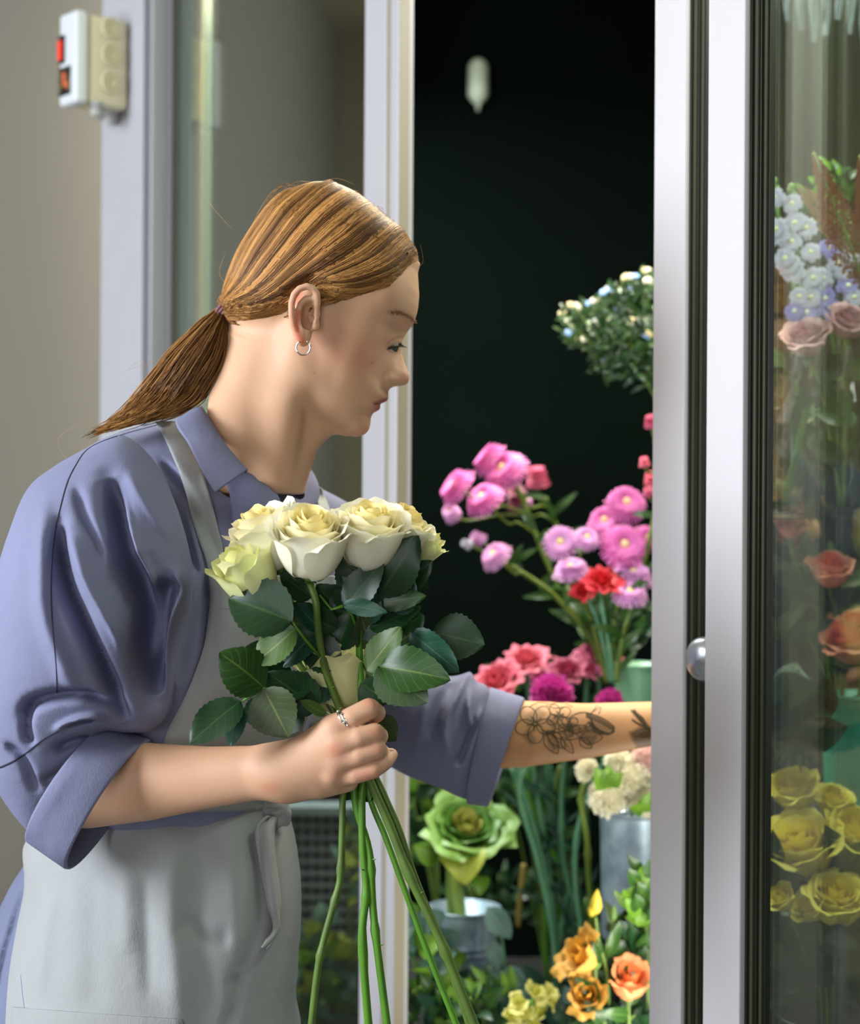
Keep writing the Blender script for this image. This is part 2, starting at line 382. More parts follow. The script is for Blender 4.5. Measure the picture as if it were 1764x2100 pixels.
class Field:
    def __init__(s, x0, y0, g, A): s.x0, s.y0, s.g, s.A = x0, y0, g, A
    def __call__(s, x, y):
        A = s.A; u = np.clip((x-s.x0)/s.g, 0, A.shape[1]-1.001); v = np.clip((y-s.y0)/s.g, 0, A.shape[0]-1.001)
        i = u.astype(int); j = v.astype(int); fu = u-i; fv = v-j
        return (A[j, i]*(1-fu)+A[j, i+1]*fu)*(1-fv)+(A[j+1, i]*(1-fu)+A[j+1, i+1]*fu)*fv
def blur(A, n):
    for _ in range(n):
        B = np.pad(A, 1, mode='edge'); A = (B[:-2, 1:-1]+B[2:, 1:-1]+B[1:-1, :-2]+B[1:-1, 2:]+4*B[1:-1, 1:-1])/8
    return A
def inflate(poly, Yc, thick, g=5, pad=60, pw=1.0, nsm=3):
    """round solid over an outline: thickness field S (metres squared) in the plane at depth Yc"""
    poly = catmull(poly, 5, True); lo = poly.min(0)-pad; hi = poly.max(0)+pad
    xs = np.arange(lo[0], hi[0], g); ys = np.arange(lo[1], hi[1], g); X, Y = np.meshgrid(xs, ys)
    D = polydist(X, Y, poly)
    S = None
    for f in (8, 4, 2, 1):                       # coarse to fine Poisson
        m = np.clip(D[::f, ::f]/(g*f)+.5, 0, 1)
        if S is None: S = np.zeros(m.shape)
        else:
            S = S.repeat(2, 0).repeat(2, 1); S = np.pad(S, ((0, max(0, m.shape[0]-S.shape[0])), (0, max(0, m.shape[1]-S.shape[1]))), mode='edge')[:m.shape[0], :m.shape[1]]
        h2 = (g*f)**2.
        for _ in range(160 if f > 1 else 60):
            B = np.pad(S, 1); S = ((B[:-2, 1:-1]+B[2:, 1:-1]+B[1:-1, :-2]+B[1:-1, 2:])/4+h2*.5)*m
    S = blur(S, nsm)
    mx = S.max(); S = thick**2*(S/mx)**pw
    sc = FPX/Yc; slope = 2*thick/sc*.9
    S = np.where(D < 0, np.minimum(S, 0)+slope*D/ sc*sc*1.0/1.0*0.5, S)
    S = blur(S, 2)
    F = Field(lo[0], lo[1], g, S)
    def f(p):
        x, y = proj(p, Yc); s = F(x, y); e = 2.0; k = sc/(2*e)
        gx = (F(x+e, y)-F(x-e, y))*k; gy = (F(x, y+e)-F(x, y-e))*k
        w = p[:, 1]-Yc
        return (w*w-s)/np.sqrt(4*w*w+gx*gx+gy*gy+1e-4)
    return f
def strokes(V, N, items, Yc):                    # cloth folds: (points px, width px, depth m)
    x, y = proj(V, Yc); D = np.zeros(len(V))
    for pts, wd_, dep in items:
        c = catmull(pts, 6); best = np.full(len(V), 1e9); tt = np.zeros(len(V)); n = len(c)-1
        for i in range(n):
            a = c[i]; e = c[i+1]-a; wx = x-a[0]; wy = y-a[1]; h = np.clip((wx*e[0]+wy*e[1])/(e@e+1e-9), 0, 1)
            d2 = (wx-h*e[0])**2+(wy-h*e[1])**2; k = d2 < best; best = np.where(k, d2, best); tt = np.where(k, (i+h)/n, tt)
        env = np.clip(np.sin(np.pi*np.clip(tt, .0, 1))*1.6, 0.12, 1)
        D += dep*env*np.exp(-best/(wd_*wd_))
    face = np.clip(-N[:, 1]*1.6+.35, 0, 1)
    V = V.copy(); V[:, 1] -= D*face
    return V
def normals(V, F):
    a = V[F[:, 2]]-V[F[:, 0]]; b = V[F[:, 3]]-V[F[:, 1]]; n = np.cross(a, b); N = np.zeros_like(V)
    for k in range(4): np.add.at(N, F[:, k], n)
    return N/(np.linalg.norm(N, axis=1)[:, None]+1e-12)
def relax(V, F, it=2, lam=.5):
    E = np.concatenate([F[:, [0, 1]], F[:, [1, 2]], F[:, [2, 3]], F[:, [3, 0]]]); n = len(V)
    cnt = np.bincount(E.ravel(), minlength=n)[:, None]
    for _ in range(it):
        S = np.stack([np.bincount(E[:, 0], V[E[:, 1], k], n)+np.bincount(E[:, 1], V[E[:, 0], k], n) for k in range(3)], 1)
        V = V+(S/np.maximum(cnt, 1)-V)*lam
    return V

# ---------------------------------------------------------------- head field
YH = 1.62; KH = FPX/YH
def mp(px, py, w):                               # pixel of a near-side feature brought to the mid plane
    s = (YH-w)/YH; return CX+(px-CX)*s, CY+(py-CY)*s
OX, OY = 660., 640.; ca, sa = math.cos(math.radians(22)), math.sin(math.radians(22))
def uv(x, y): return (x-OX)*ca+(y-OY)*sa, (x-OX)*sa-(y-OY)*ca
prof = [(855,560),(857.5,578),(860,605),(857.5,632.6),(853,650.7),(846,667),(835,682),(826,697),(823.5,710.6),(825,728.7),(830,745),(835.7,757.7),(840.3,771),(839.5,781),(834,788),(823,791.8),(808.5,792.2),(799.5,796.8),(795.8,804.9),(797.2,815),(794.5,821.5),(786.8,825.5),(780,828),(780.5,832.5),(779,839.4),(774,842.5),(765,847.6),(760.8,856),(760.5,868.4),(757.7,881),(749.5,891),(734,898),(716,897.6),(705,893)]
pu = []; pv = []
for a, b in prof:
    u, v = uv(a, b); pu.append(u); pv.append(v)
pv = np.array(pv); pu = np.array(pu)
o_ = np.argsort(pv); pv = pv[o_]; pu = pu[o_]
nK = np.array([0, 4, 10, 20.]); fK = np.array([28, 42, 60, 85, 130, 190, 270.])
ubv = [-300,-215,-190,-160,-120,-90,-40,0,30,80,130,260]; ubu = [120,155,174,178,186,184,178,176,180,180,160,60]
rows = {150:(0,30,55,80,97,114,122,134,145,155,150),105:(0,29,54,79,97,116,128,136,147,155,150),80:(0,29,53,80,97,117,130,137,148,155,150),
 60:(0,26,50,78,97,118,131,138,147,152,148),40:(0,18,36,64,80,104,122,135,144,150,146),20:(0,11,22,48,64,92,114,130,141,147,142),
 0:(0,9,20,46,74,104,121,132,140,146,140),-20:(0,8,14,32,62,97,117,130,139,144,138),-45:(0,8,13,19,58,87,110,126,138,137,132),
 -58:(0,12,18,23,54,82,106,123,135,134,130),-72:(0,11,18,26,54,78,101,119,131,131,126),-86:(0,14,24,38,57,79,98,114,126,127,122),
 -98:(0,20,34,52,65,82,97,111,121,124,118),-112:(0,20,36,54,64,78,91,106,117,120,114),-124:(0,17,31,48,58,72,86,100,112,116,110),-131:(0,15,28,46,57,72,86,99,110,114,108),
 -140:(0,18,33,50,60,74,86,98,109,112,105),-152:(0,16,31,47,57,70,82,94,105,108,102),-172:(0,16,29,44,54,67,78,89,99,104,100),-195:(0,15,27,39,47,58,67,78,90,98,96),-212:(0,11,20,29,35,45,54,66,80,90,90),-222:(0,8,15,24,29,38,46,58,74,85,86)}
rv = np.array(sorted(rows)); RT = np.array([rows[k] for k in rv], float)**2
gu = np.arange(-260, 270, 2.0); gv = np.arange(-290, 260, 2.0); U, Vv = np.meshgrid(gu, gv)
fine = np.stack([np.interp(gv, rv, RT[:, j]) for j in range(11)], 1)
for it in range(70):
    e = fine.copy(); e[1:-1] = (fine[:-2]+2*fine[1:-1]+fine[2:])/4
    if it < 5: fine = e
    else: fine[:, 5:] = e[:, 5:]
    if 5 <= it < 25: fine[:, 4] = e[:, 4]
S2 = np.zeros_like(U); ub = np.interp(gv, ubv, ubu); upv = np.interp(gv, pv, pu)
for _ in range(30): ub[1:-1] = (ub[:-2]+2*ub[1:-1]+ub[2:])/4
for j in range(len(gv)):
    kn = np.concatenate([upv[j]-nK, np.minimum(ub[j], upv[j]+14)-fK]); kn[3] = max(kn[3], kn[4]+3)
    d_ = -U[j]; S2[j] = np.interp(d_, -kn, fine[j]); k = U[j] > upv[j]; S2[j][k] = (upv[j]-U[j][k])*fine[j][1]/4
m_ = S2 > 0; S2s = S2.copy()
for _ in range(5): S2s = blur(S2s, 1)
deep = np.clip((upv[:, None]-U-6)/14, 0, 1); S2 = S2*(1-deep)+S2s*deep
for _ in range(4):
    S2b = blur(S2, 14); dp = np.clip((upv[:, None]-U-34)/20, 0, 1); S2 = S2*(1-dp)+S2b*dp
W2 = np.sqrt(np.maximum(S2, 0))
def gb(u0, v0, su, sv, amp, rot=0):
    c, s = math.cos(rot), math.sin(rot); a = (U-u0)*c+(Vv-v0)*s; b = -(U-u0)*s+(Vv-v0)*c
    return amp*np.exp(-(a/su)**2-(b/sv)**2)
def nf(px, py, w): return uv(*mp(px, py, w))
e0 = nf(812, 700, .030)                           # eye
W2 = W2+gb(e0[0]-3, e0[1]+3, 15, 12, 7)+gb(*nf(815, 690, .03), 9, 7, 3)     # lid over the eyeball
W2 = W2-gb(*nf(806, 669, .035), 20, 7, 5, .35)    # hollow above the lid
W2 = W2+gb(*nf(836, 652, .030), 20, 8, 5, -.3)    # brow
W2 = W2+gb(*nf(803, 777, .016), 10, 9, 7)         # wing of the nose
W2 = W2-gb(*nf(789, 772, .020), 6, 14, 4, -.2)
W2 = W2+gb(*nf(760, 735, .055), 34, 24, 5)        # cheekbone
W2 = W2-gb(*nf(768, 828, .024), 5, 4, 4)          # corner of the mouth
W2 = W2+gb(*nf(783, 820, .016), 10, 5, 2.5)+gb(*nf(774, 838, .014), 9, 6, 3)
W2 = W2-gb(*nf(780, 829.5, .015), 14, 2.2, 4.0)   # line between the lips
W2 = W2-gb(*nf(815, 788, .008), 6, 2.5, 3)
S2 = np.where(S2 > 0, W2*np.abs(W2), S2)
def roll(x): x = np.clip(x, -1, 1); return np.where(x > 0, x*(2-x), 2*x)
vb = np.interp(U, [-60, 0, 40, 70, 100, 125, 150, 166, 180], [-120, -170, -200, -212, -217.5, -219.5, -218, -213, -205])
S2 = np.where(S2 > 0, S2*roll((Vv-vb)/70), S2)
S2 = np.where(S2 > 0, S2*roll((U+75)/70), S2)
S2 = np.where((Vv > 95) & (S2 > 0), S2*(1-np.clip((Vv-95)/82, 0, 1.2)**2), S2); S2 = np.where(Vv > 168, -np.abs(S2)-(Vv-168)*20, S2); S2 = np.where(Vv < -232, -np.abs(S2)-(-232-Vv)*20, S2); S2 = np.where(U < -100, -np.abs(S2)-(-100-U)*20, S2)
S2 = blur(S2, 1)
FH = Field(gu[0], gv[0], 2.0, S2/KH**2)
# skull and hair outlines: polar about the centre
outl = [(858,540),(854,521),(845,500),(828,473),(791,444),(743,404),(697,381),(657,375),(610,386),(571,400),(537,438),(500,493),(477,533),(463,575),(455,618),(462,655),(480,682),(520,700),(560,715),(600,760),(660,790),(740,760),(800,700),(838,640),(856,580)]
QX, QY = 665., 578.
oo = catmull(outl, 6, True); th = np.arctan2(oo[:, 1]-QY, oo[:, 0]-QX); rr = np.hypot(oo[:, 0]-QX, oo[:, 1]-QY); k = np.argsort(th)
TH = np.linspace(-math.pi, math.pi, 721); RH = np.interp(TH, th[k], rr[k], period=2*math.pi)
def skullS(x, y, shrink, b):
    t = np.arctan2(y-QY, x-QX); r = np.hypot(x-QX, y-QY); R = np.interp(t, TH, RH)-shrink
    q = r/R; return b*b*(1-q**2.3)
gx = np.arange(380, 930, 2.5); gy = np.arange(300, 860, 2.5); GX, GY = np.meshgrid(gx, gy)
FS = Field(380, 300, 2.5, blur(skullS(GX, GY, 9, 150/KH), 2)); FHair = Field(380, 300, 2.5, blur(skullS(GX, GY, 0, 161/KH), 2))
FO = Field(380, 300, 2.5, (lambda t, r: (r-np.interp(t, TH, RH))/KH)(np.arctan2(GY-QY, GX-QX), np.hypot(GX-QX, GY-QY)))
def sdS(Sf, p, w, coords, e=2.0):
    x, y = coords; s = Sf(x, y); k = KH/(2*e)
    gx_ = (Sf(x+e, y)-Sf(x-e, y))*k; gy_ = (Sf(x, y+e)-Sf(x, y-e))*k
    return (w*w-s)/np.sqrt(4*w*w+gx_**2+gy_**2+2e-5)
def f_face(p, ins=.0045):
    x, y = proj(p, YH); d = sdS(FH, p, p[:, 1]-YH, uv(x, y))
    return np.maximum(d, FO(x, y)+ins-np.clip((y-536)/14, 0, 1)*.5)
def f_skull(p): x, y = proj(p, YH); return sdS(FS, p, p[:, 1]-YH, (x, y))
def Ynear(px, py): # near surface depth of the head at a pixel, iterated
    w = .05
    for _ in range(6):
        x, y = mp(px, py, w); u_, v_ = uv(x, y)
        s = max(FH(np.array([u_]), np.array([v_]))[0], FS(np.array([x]), np.array([y]))[0], 1e-6); w = math.sqrt(s)
    return YH-w
# ear: built from ridges on a plate
def EP(px, py, out, r): return PX(px, py, 1.548-out, r)
helix = [EP(648,642,.002,.0030),EP(651,620,.008,.0032),EP(650,604,.011,.0032),EP(643,592,.013,.0031),EP(630,587,.0145,.0031),EP(614,592,.0155,.0031),EP(603,604,.016,.0031),EP(598,622,.016,.0031),EP(598,645,.0145,.0030),EP(601,665,.012,.0030),EP(608,683,.009,.0034),EP(617,697,.006,.0042)]
anti = [EP(640,612,.009,.0026),EP(627,613,.010,.0028),EP(616,624,.0115,.0028),EP(611,642,.0115,.0029),EP(612,660,.010,.0029),EP(620,673,.009,.0030),EP(629,677,.007,.0028)]
lobe = [EP(617,690,.006,.0050),EP(623,700,.004,.0048),EP(627,690,.004,.0050)]
trag = [EP(646,668,.003,.0046),EP(645,655,.0055,.0038),EP(648,645,.002,.004)]
plate = [EP(634,604,.002,.0075),EP(622,625,.0035,.0085),EP(619,650,.003,.008),EP(624,680,.001,.0065)]
def f_ear(p):
    d = chain(p, helix, .002); d = smin(d, chain(p, anti, .002), .0026); d = smin(d, chain(p, lobe, .003), .004)
    d = smin(d, chain(p, trag, .002), .0035)
    pl = chain(p, plate, .004, .62); d = smin(d, pl, .0035)
    bowl = cap(p, P(632,636,1.542)[:], P(629,664,1.541)[:], .0046, .0052); d = smax(d, -bowl, .003)
    can = cap(p, P(638,652,1.538)[:], P(646,656,1.556)[:], .0026, .002); d = smax(d, -can, .0012)
    return d
neck = [PX(590,700,1.62,.046),PX(545,790,1.62,.0475),PX(520,880,1.625,.049),PX(500,980,1.64,.056)]
mast = [PX(616,735,1.583,.017),PX(585,830,1.583,.016),PX(565,985,1.598,.014)]
trap = [PX(525,690,1.62,.025),PX(508,790,1.61,.028),PX(480,880,1.60,.036)]
throat = [PX(655,850,1.62,.020),PX(610,905,1.62,.020),PX(580,1000,1.62,.020)]
jaw = [PX(625,765,1.590,.016),PX(650,815,1.604,.015)]
eyeR = .0100; eyeC = np.array(P(796, 707, Ynear(804, 710)+.0106)[:])
def f_head(p):
    d = smin(f_face(p), f_skull(p), .008)
    d = smin(d, chain(p, jaw, .01), .02)
    n = smin(chain(p, neck, .02), chain(p, trap, .02), .02); n = smin(n, chain(p, mast, .01), .022); n = smin(n, chain(p, throat, .01), .012)
    d = smin(d, n, .011)
    d = smin(d, f_ear(p), .003)
    sl = cap(p, P(797,716,Ynear(797,716)+.0008)[:], P(815,708,Ynear(815,708)+.0008)[:],   .0016, .0012); d = smax(d, -sl, .0012)
    for sg in (-1, 1): d = smax(d, -cap(p, P(806,793.5,YH+sg*.0065)[:], P(823,789,YH+sg*.0060)[:], .0021, .0018), .0012)   # slit of the lowered lids
    return d
a0 = P(420, 1010, 1.56); b0 = P(880, 360, 1.72)
VH, QH = rgrid(f_head, (a0.x, 1.515, a0.z), (b0.x, 1.72, b0.z), .00125)
VH = relax(VH, QH, 2, .45)

# near hand and forearm (grips the stems)
def f_arm(p):
    fo_ = chain(p, [PX(130,1612,1.50,.033),PX(180,1612,1.492,.0365),PX(300,1603,1.48,.0335),PX(430,1594,1.465,.0262),PX(545,1583,1.452,.0222),PX(580,1582,1.45,.0215)], .012, .82)
    pal = chain(p, [PX(565,1582,1.45,.0208),PX(640,1548,1.438,.0165),PX(697,1517,1.430,.0150)], .01)
    for a, b, c, r in ((683,1497,1.430,.0125),(694,1530,1.424,.0118),(688,1563,1.426,.0116),(680,1588,1.433,.0108)):
        pal = smin(pal, cap(p, P(585,1584,1.448)[:], P(a,b,c)[:], .0185, r), .008)
    pal = smin(pal, chain(p, [PX(600,1604,1.45,.015),PX(655,1608,1.444,.0125),PX(712,1600,1.442,.010)], .008), .010)
    d = smin(fo_, pal, .012)
    fing = [[PX(683,1496,1.430,.0110),PX(722,1472,1.425,.0094),PX(757,1454,1.428,.0092),PX(771,1462,1.455,.0084),PX(752,1474,1.478,.0074)],
            [PX(694,1530,1.424,.0104),PX(735,1513,1.419,.0086),PX(768,1503,1.423,.0085),PX(778,1510,1.450,.0078),PX(757,1518,1.474,.0068)],
            [PX(688,1563,1.426,.0100),PX(735,1550,1.420,.0084),PX(772,1537,1.423,.0083),PX(782,1545,1.449,.0076),PX(760,1552,1.472,.0066)],
            [PX(680,1590,1.434,.0092),PX(728,1589,1.425,.0078),PX(766,1578,1.425,.0078),PX(790,1563,1.434,.0068),PX(803,1548,1.444,.0056)]]
    fd = None
    for fg in fing:
        e = chain(p, fg, .003); fd = e if fd is None else smin(fd, e, .0012)
    d = smin(d, fd, .0055)
    th_ = chain(p, [PX(590,1560,1.462,.015),PX(650,1520,1.475,.0125),PX(705,1490,1.487,.0100),PX(742,1497,1.492,.0088)], .004)
    d = smin(d, th_, .007)
    for a, b in ((683,1494),(692,1529),(687,1562),(681,1590)): d = smin(d, np.sqrt(((p-np.array(P(a,b,1.4235)[:]))**2).sum(1))-.0058, .007)
    return d
a0 = P(-20, 1760, 1.52); b0 = P(850, 1400, 1.42)
VA, QA = rgrid(f_arm, (a0.x, 1.385, a0.z), (b0.x+.01, 1.545, b0.z), .00125); VA = relax(VA, QA, 4, .5)
# far arm reaching into the cooler
def f_farm(p):
    fo_ = chain(p, [PX(800,1430,1.77,.045),PX(950,1500,1.775,.040),PX(1070,1505,1.785,.0345),PX(1200,1499,1.815,.0290),PX(1340,1484,1.845,.0235),PX(1375,1480,1.855,.0205)], .012, .9)
    pal = chain(p, [PX(1372,1480,1.855,.0205),PX(1400,1478,1.862,.0190),PX(1436,1476,1.875,.017)], .01, .75)
    d = smin(fo_, pal, .01)
    for i, (dy, l) in enumerate(((-16,1.0),(-5,1.08),(7,1.0),(17,.82))):
        d = smin(d, chain(p, [PX(1440,1476+dy,1.877,.0088),PX(1440+40*l,1480+dy*1.2,1.892,.0078),PX(1440+62*l,1500+dy,1.905,.0072),PX(1440+66*l,1520+dy*.8,1.903,.006)], .003), .003)
    d = smin(d, chain(p, [PX(1400,1468,1.86,.011),PX(1436,1448,1.868,.0095),PX(1470,1452,1.876,.0078)], .003), .006)
    return d
a0 = P(780, 1600, 1.83); b0 = P(1530, 1330, 1.83)
VF, QF = rgrid(f_farm, (a0.x, 1.725, a0.z), (b0.x+.03, 1.93, b0.z), .0018); VF = relax(VF, QF, 3, .5)
# trunk, upper arms and legs under the clothes
tk = lambda x, y, z, r: (x, y, z, r)
def f_trunk(p):
    d = chain(p, [PX(500,985,1.65,.040),PX(420,1100,1.66,.070),PX(390,1300,1.66,.080),PX(350,1560,1.67,.080),PX(330,1800,1.67,.09),(-.28,1.67,.86,.09)], .04)
    d = smin(d, chain(p, [PX(350,1040,1.61,.035),PX(190,1110,1.51,.035),PX(130,1350,1.50,.035),PX(125,1585,1.50,.029)], .02), .02)
    d = smin(d, chain(p, [PX(560,1090,1.72,.035),PX(680,1170,1.765,.036),PX(800,1430,1.77,.040)], .02), .02)
    for s in (-.09, .09):
        d = smin(d, chain(p, [(-.28,1.67+s*.8,.86,.07),(-.26,1.66+s,.48,.055),(-.30,1.66+s,.10,.038),(-.29,1.66+s,.06,.035)], .02), .02)
        d = smin(d, cap(p, (-.30,1.66+s,.045), (-.15,1.66+s,.032), .036, .030), .02)
    return d
VT, QT = rgrid(f_trunk, (-.62, 1.36, .0), (.14, 1.92, 1.44), .008)

# colour of the skin: base, blush, lips, brow, ear, knuckles
base = np.array([205, 158, 130.]); 
def lin(c): c = np.asarray(c, float)/255; return np.where(c <= .04045, c/12.92, ((c+.055)/1.055)**2.4)
def paint(V, ops, bcol):
    px, py = proj(V); C = np.tile(lin(bcol), (len(V), 1))
    for kind, geo, wdt, col, amt, side in ops:
        if kind == 'b': dd = ((px-geo[0])/wdt[0])**2+((py-geo[1])/wdt[1])**2; a = np.exp(-dd)
        elif kind == 'p': a = np.clip(polydist(px, py, np.array(geo, float))/wdt+.5, 0, 1)
        else:
            c = catmull(geo, 5); b2 = np.full(len(V), 1e9)
            for i in range(len(c)-1):
                e = c[i+1]-c[i]; wx = px-c[i][0]; wy = py-c[i][1]; h = np.clip((wx*e[0]+wy*e[1])/(e@e), 0, 1); b2 = np.minimum(b2, (wx-h*e[0])**2+(wy-h*e[1])**2)
            a = np.exp(-b2/wdt**2)
        if side is not None: a = a*(V[:, 1] < side)
        C = C*(1-(a*amt)[:, None])+lin(col)*(a*amt)[:, None]
    return C
headops = [('l',[(796,703),(808,694),(826,690)],2.2,(150,98,72),.5,YH),('b',(700,700),(75,60),(214,130,112),.28,YH),('b',(745,735),(36,30),(205,112,92),.28,YH),  # first stroke paints shade into the lid crease
 ('l',[(612,640),(608,665),(614,690),(622,700)],6,(214,92,68),.75,YH),('l',[(616,602),(606,620)],7,(220,112,90),.6,YH),('l',[(600,610),(597,650),(604,675)],5,(232,150,130),.4,YH),
 ('b',(632,660),(9,14),(150,80,60),.5,YH),  # shade painted into the ear bowl
 ('l',[(768,828),(780,824),(793,819)],3.2,(150,66,60),.9,None),('b',(776,837),(10,7),(186,92,86),.95,None),('b',(787,821),(9,4),(186,100,92),.8,None),('l',[(768,829),(780,828.5),(788,828)],1.6,(96,40,36),.8,None),
 ('l',[(798,640),(822,640),(838,648),(850,662)],5.5,(150,106,74),.45,None),
 ('l',[(795,716),(806,710),(822,704)],2.6,(72,42,30),.85,YH),('b',(800,712),(10,8),(140,92,70),.4,YH),
 ('b',(832,775),(14,11),(205,120,92),.35,None),('b',(750,885),(30,14),(212,130,100),.3,None),
 ('b',(700,690),(3,2.5),(150,100,80),.0,YH),('b',(645,765),(2.2,2.2),(140,95,75),.5,YH),('b',(763,744),(4,2.5),(150,95,70),.4,YH)]
armops = [('b',(688,1536),(18,18),(205,110,86),.5,None),('b',(555,1616),(24,14),(196,110,80),.45,None),('b',(757,1440),(16,12),(204,118,92),.5,None),('b',(771,1500),(12,9),(208,120,98),.5,None),
 ('b',(772,1535),(12,9),(208,120,98),.4,None),('b',(760,1590),(34,14),(205,115,98),.4,None),('b',(686,1590),(14,12),(214,150,132),.4,None)]
tatfills = []
M_['skin'] = mat('skin', (205, 158, 130), .5, 0, .4, attr=True, sss=.22, bump=(1400, .12))
Vb = np.concatenate([VH, VA, VF, VT]); Qb = np.concatenate([QH, QA+len(VH), QF+len(VH)+len(VA), QT+len(VH)+len(VA)+len(VF)])
TATF = [([(1075,1470),(1100,1448),(1120,1462),(1112,1480),(1085,1490)],.35),([(1085,1490),(1100,1520),(1088,1528),(1070,1510)],.45),([(1115,1500),(1135,1495),(1150,1530),(1135,1545),(1125,1530)],.4),
 ([(1120,1478),(1140,1468),(1150,1485),(1135,1497)],.45),([(1150,1490),(1178,1480),(1190,1500),(1168,1512)],.4),([(1185,1495),(1212,1485),(1232,1500),(1215,1530),(1196,1522)],.5),
 ([(1205,1462),(1232,1470),(1256,1492),(1245,1508),(1222,1500)],.45),([(1295,1458),(1308,1462),(1336,1495),(1336,1505),(1310,1478)],.85),([(1290,1502),(1312,1492),(1345,1490),(1345,1530),(1305,1534)],.75)]
farops = [('p', g, 6, (58, 52, 40), a, None) for g, a in TATF]
Cb = np.concatenate([paint(VH, headops, (214,170,136)), paint(VA, armops, (212,166,134)), paint(VF, farops, (212,158,108)), np.tile(lin((205,158,130)), (len(VT), 1))])  # far arm base painted warmer, imitating the warm light in the cooler
person = empty('person', (-.28, 1.66, 0), 'person in blue shirt and grey apron holding white roses and reaching into the cooler', 'person')
me = mesh_np('body', Vb, Qb)
ca_ = me.color_attributes.new('Col', 'FLOAT_COLOR', 'POINT'); ca_.data.foreach_set('color', np.concatenate([Cb, np.ones((len(Cb), 1))], 1).astype(np.float32).ravel())
body = link('body', me, M_['skin'], person)
bvH = BVHTree.FromPolygons(VH.tolist(), QH.tolist())
def hitpx(bv, px, py, lift=.0004):
    o = Vector((0, 0, CAMZ)); d = (P(px, py, 1.5)-o).normalized(); h, n, i, t = bv.ray_cast(o, d)
    return None if h is None else (h-d*lift, n)

# ---------------------------------------------------------------- hair
M_['hair'] = mat('golden_brown_hair', (150, 100, 50), .5, 0, .25, attr=True)
M_['haircap'] = mat('hair_mass', (92, 62, 30), .55, 0, .3, noise=(60, .6, (70, 44, 20)))
def mpo(pts): return np.array([mp(x, y, w) for x, y, w in pts])
hl = mpo([(872,541,.0),(856,545,.012),(848,549,.022),(839,554,.035),(823,569,.045),(806,586,.052),(783,596,.058),(757,601,.062),(737,606,.065),(712,618,.068),(690,622,.07),(672,612,.07),(660,596,.072),(640,586,.072),(606,596,.072),(600,620,.07),(592,640,.068),(571,650,.062),(543,660,.05),(514,667,.04),(494,672,.03),(478,666,.018),(455,660,.005)])
hp = np.concatenate([hl, [(400,640),(400,330),(900,330),(900,541)]])
HX = np.arange(380, 930, 2.5); HY = np.arange(300, 860, 2.5); A1, A2 = np.meshgrid(HX, HY)
FSD = Field(380, 300, 2.5, polydist(A1, A2, hp))
def f_hair(p):
    x, y = proj(p, YH); sd = FSD(x, y); t = np.clip(sd/26, 0, 1); t = t*t*(3-2*t); w = p[:, 1]-YH
    a = sdS(FHair, p, w, (x, y))+.008*(1-t); b = f_face(p)-.0045*t+.0015*(1-t)
    d = smin(a, b, .006)
    return np.maximum(d, -sd/KH*.8-.0012)
a0 = P(430, 720, 1.62); b0 = P(885, 350, 1.62)
Vc, Qc = rgrid(f_hair, (a0.x, 1.533, a0.z), (b0.x, 1.707, b0.z), .0018); Vc = relax(Vc, Qc, 2)
hair = link('hair', mesh_np('hair', Vc, Qc), M_['haircap'], person)
bvC = BVHTree.FromPolygons(Vc.tolist(), Qc.tolist())
def hairW(x, y):
    q = Pn(np.stack([x, y], 1), YH); f0 = hairW0(x, y); out = []
    for k in range(len(x)):
        h = bvC.ray_cast(Vector((q[k, 0], 1.4, q[k, 2])), Vector((0, 1, 0)))[0]
        out.append(YH-h.y+.0007 if h is not None and h.y < YH else f0[k])
    return np.array(out)
def hairW0(x, y):                                  # half width of the hair surface over the mid plane
    a = np.maximum(FHair(x, y), 0); u_, v_ = uv(x, y); b = np.maximum(FH(u_, v_), 0)
    return np.maximum(np.sqrt(a), np.sqrt(b)+.0045*np.clip(FSD(x, y)/26, 0, 1))
guides = [mpo(g) for g in [
 [(600,392,0),(545,434,.01),(500,500,.01),(474,565,.01),(449.0,620.0,.008)],
 [(645,379,0),(575,430,.025),(520,505,.03),(485,575,.025),(450.9,624.3,.008)],
 [(690,380,0),(615,440,.035),(550,520,.045),(502,588,.035),(452.8,628.6,.008)],
 [(742,404,0),(660,465,.045),(585,545,.055),(524,603,.045),(454.7,632.9,.008)],
 [(790,443,0),(705,503,.05),(615,565,.062),(540,617,.052),(456.6,637.2,.008)],
 [(828,474,0),(760,532,.045),(665,572,.066),(565,622,.06),(458.5,641.5,.008)],
 [(853,515,0),(800,560,.045),(715,584,.064),(640,584,.07),(560,630,.06),(460.4,645.8,.008)],
 [(857,531,.005),(835,556,.036),(780,590,.056),(712,600,.066),(650,590,.072),(580,622,.066),(520,648,.045),(462.3,650.1,.008)],
 [(800,588,.05),(755,598,.06),(712,612,.067),(672,600,.071),(625,592,.073),(585,632,.067),(530,655,.05),(464.2,654.4,.008)],
 [(596,634,.069),(575,646,.064),(540,658,.052),(505,664,.04),(466.1,658.7,.008)]]]
GR = np.array([np.array([np.interp((lambda t: .5*(.5-.5*np.cos(np.pi*t))+.5*t**1.7)(np.linspace(0, 1, 24)), np.linspace(0, 1, len(c)), c[:, k]) for k in (0, 1)]).T for c in [catmull(g, 8) for g in guides]])
rng = np.random.default_rng(4)
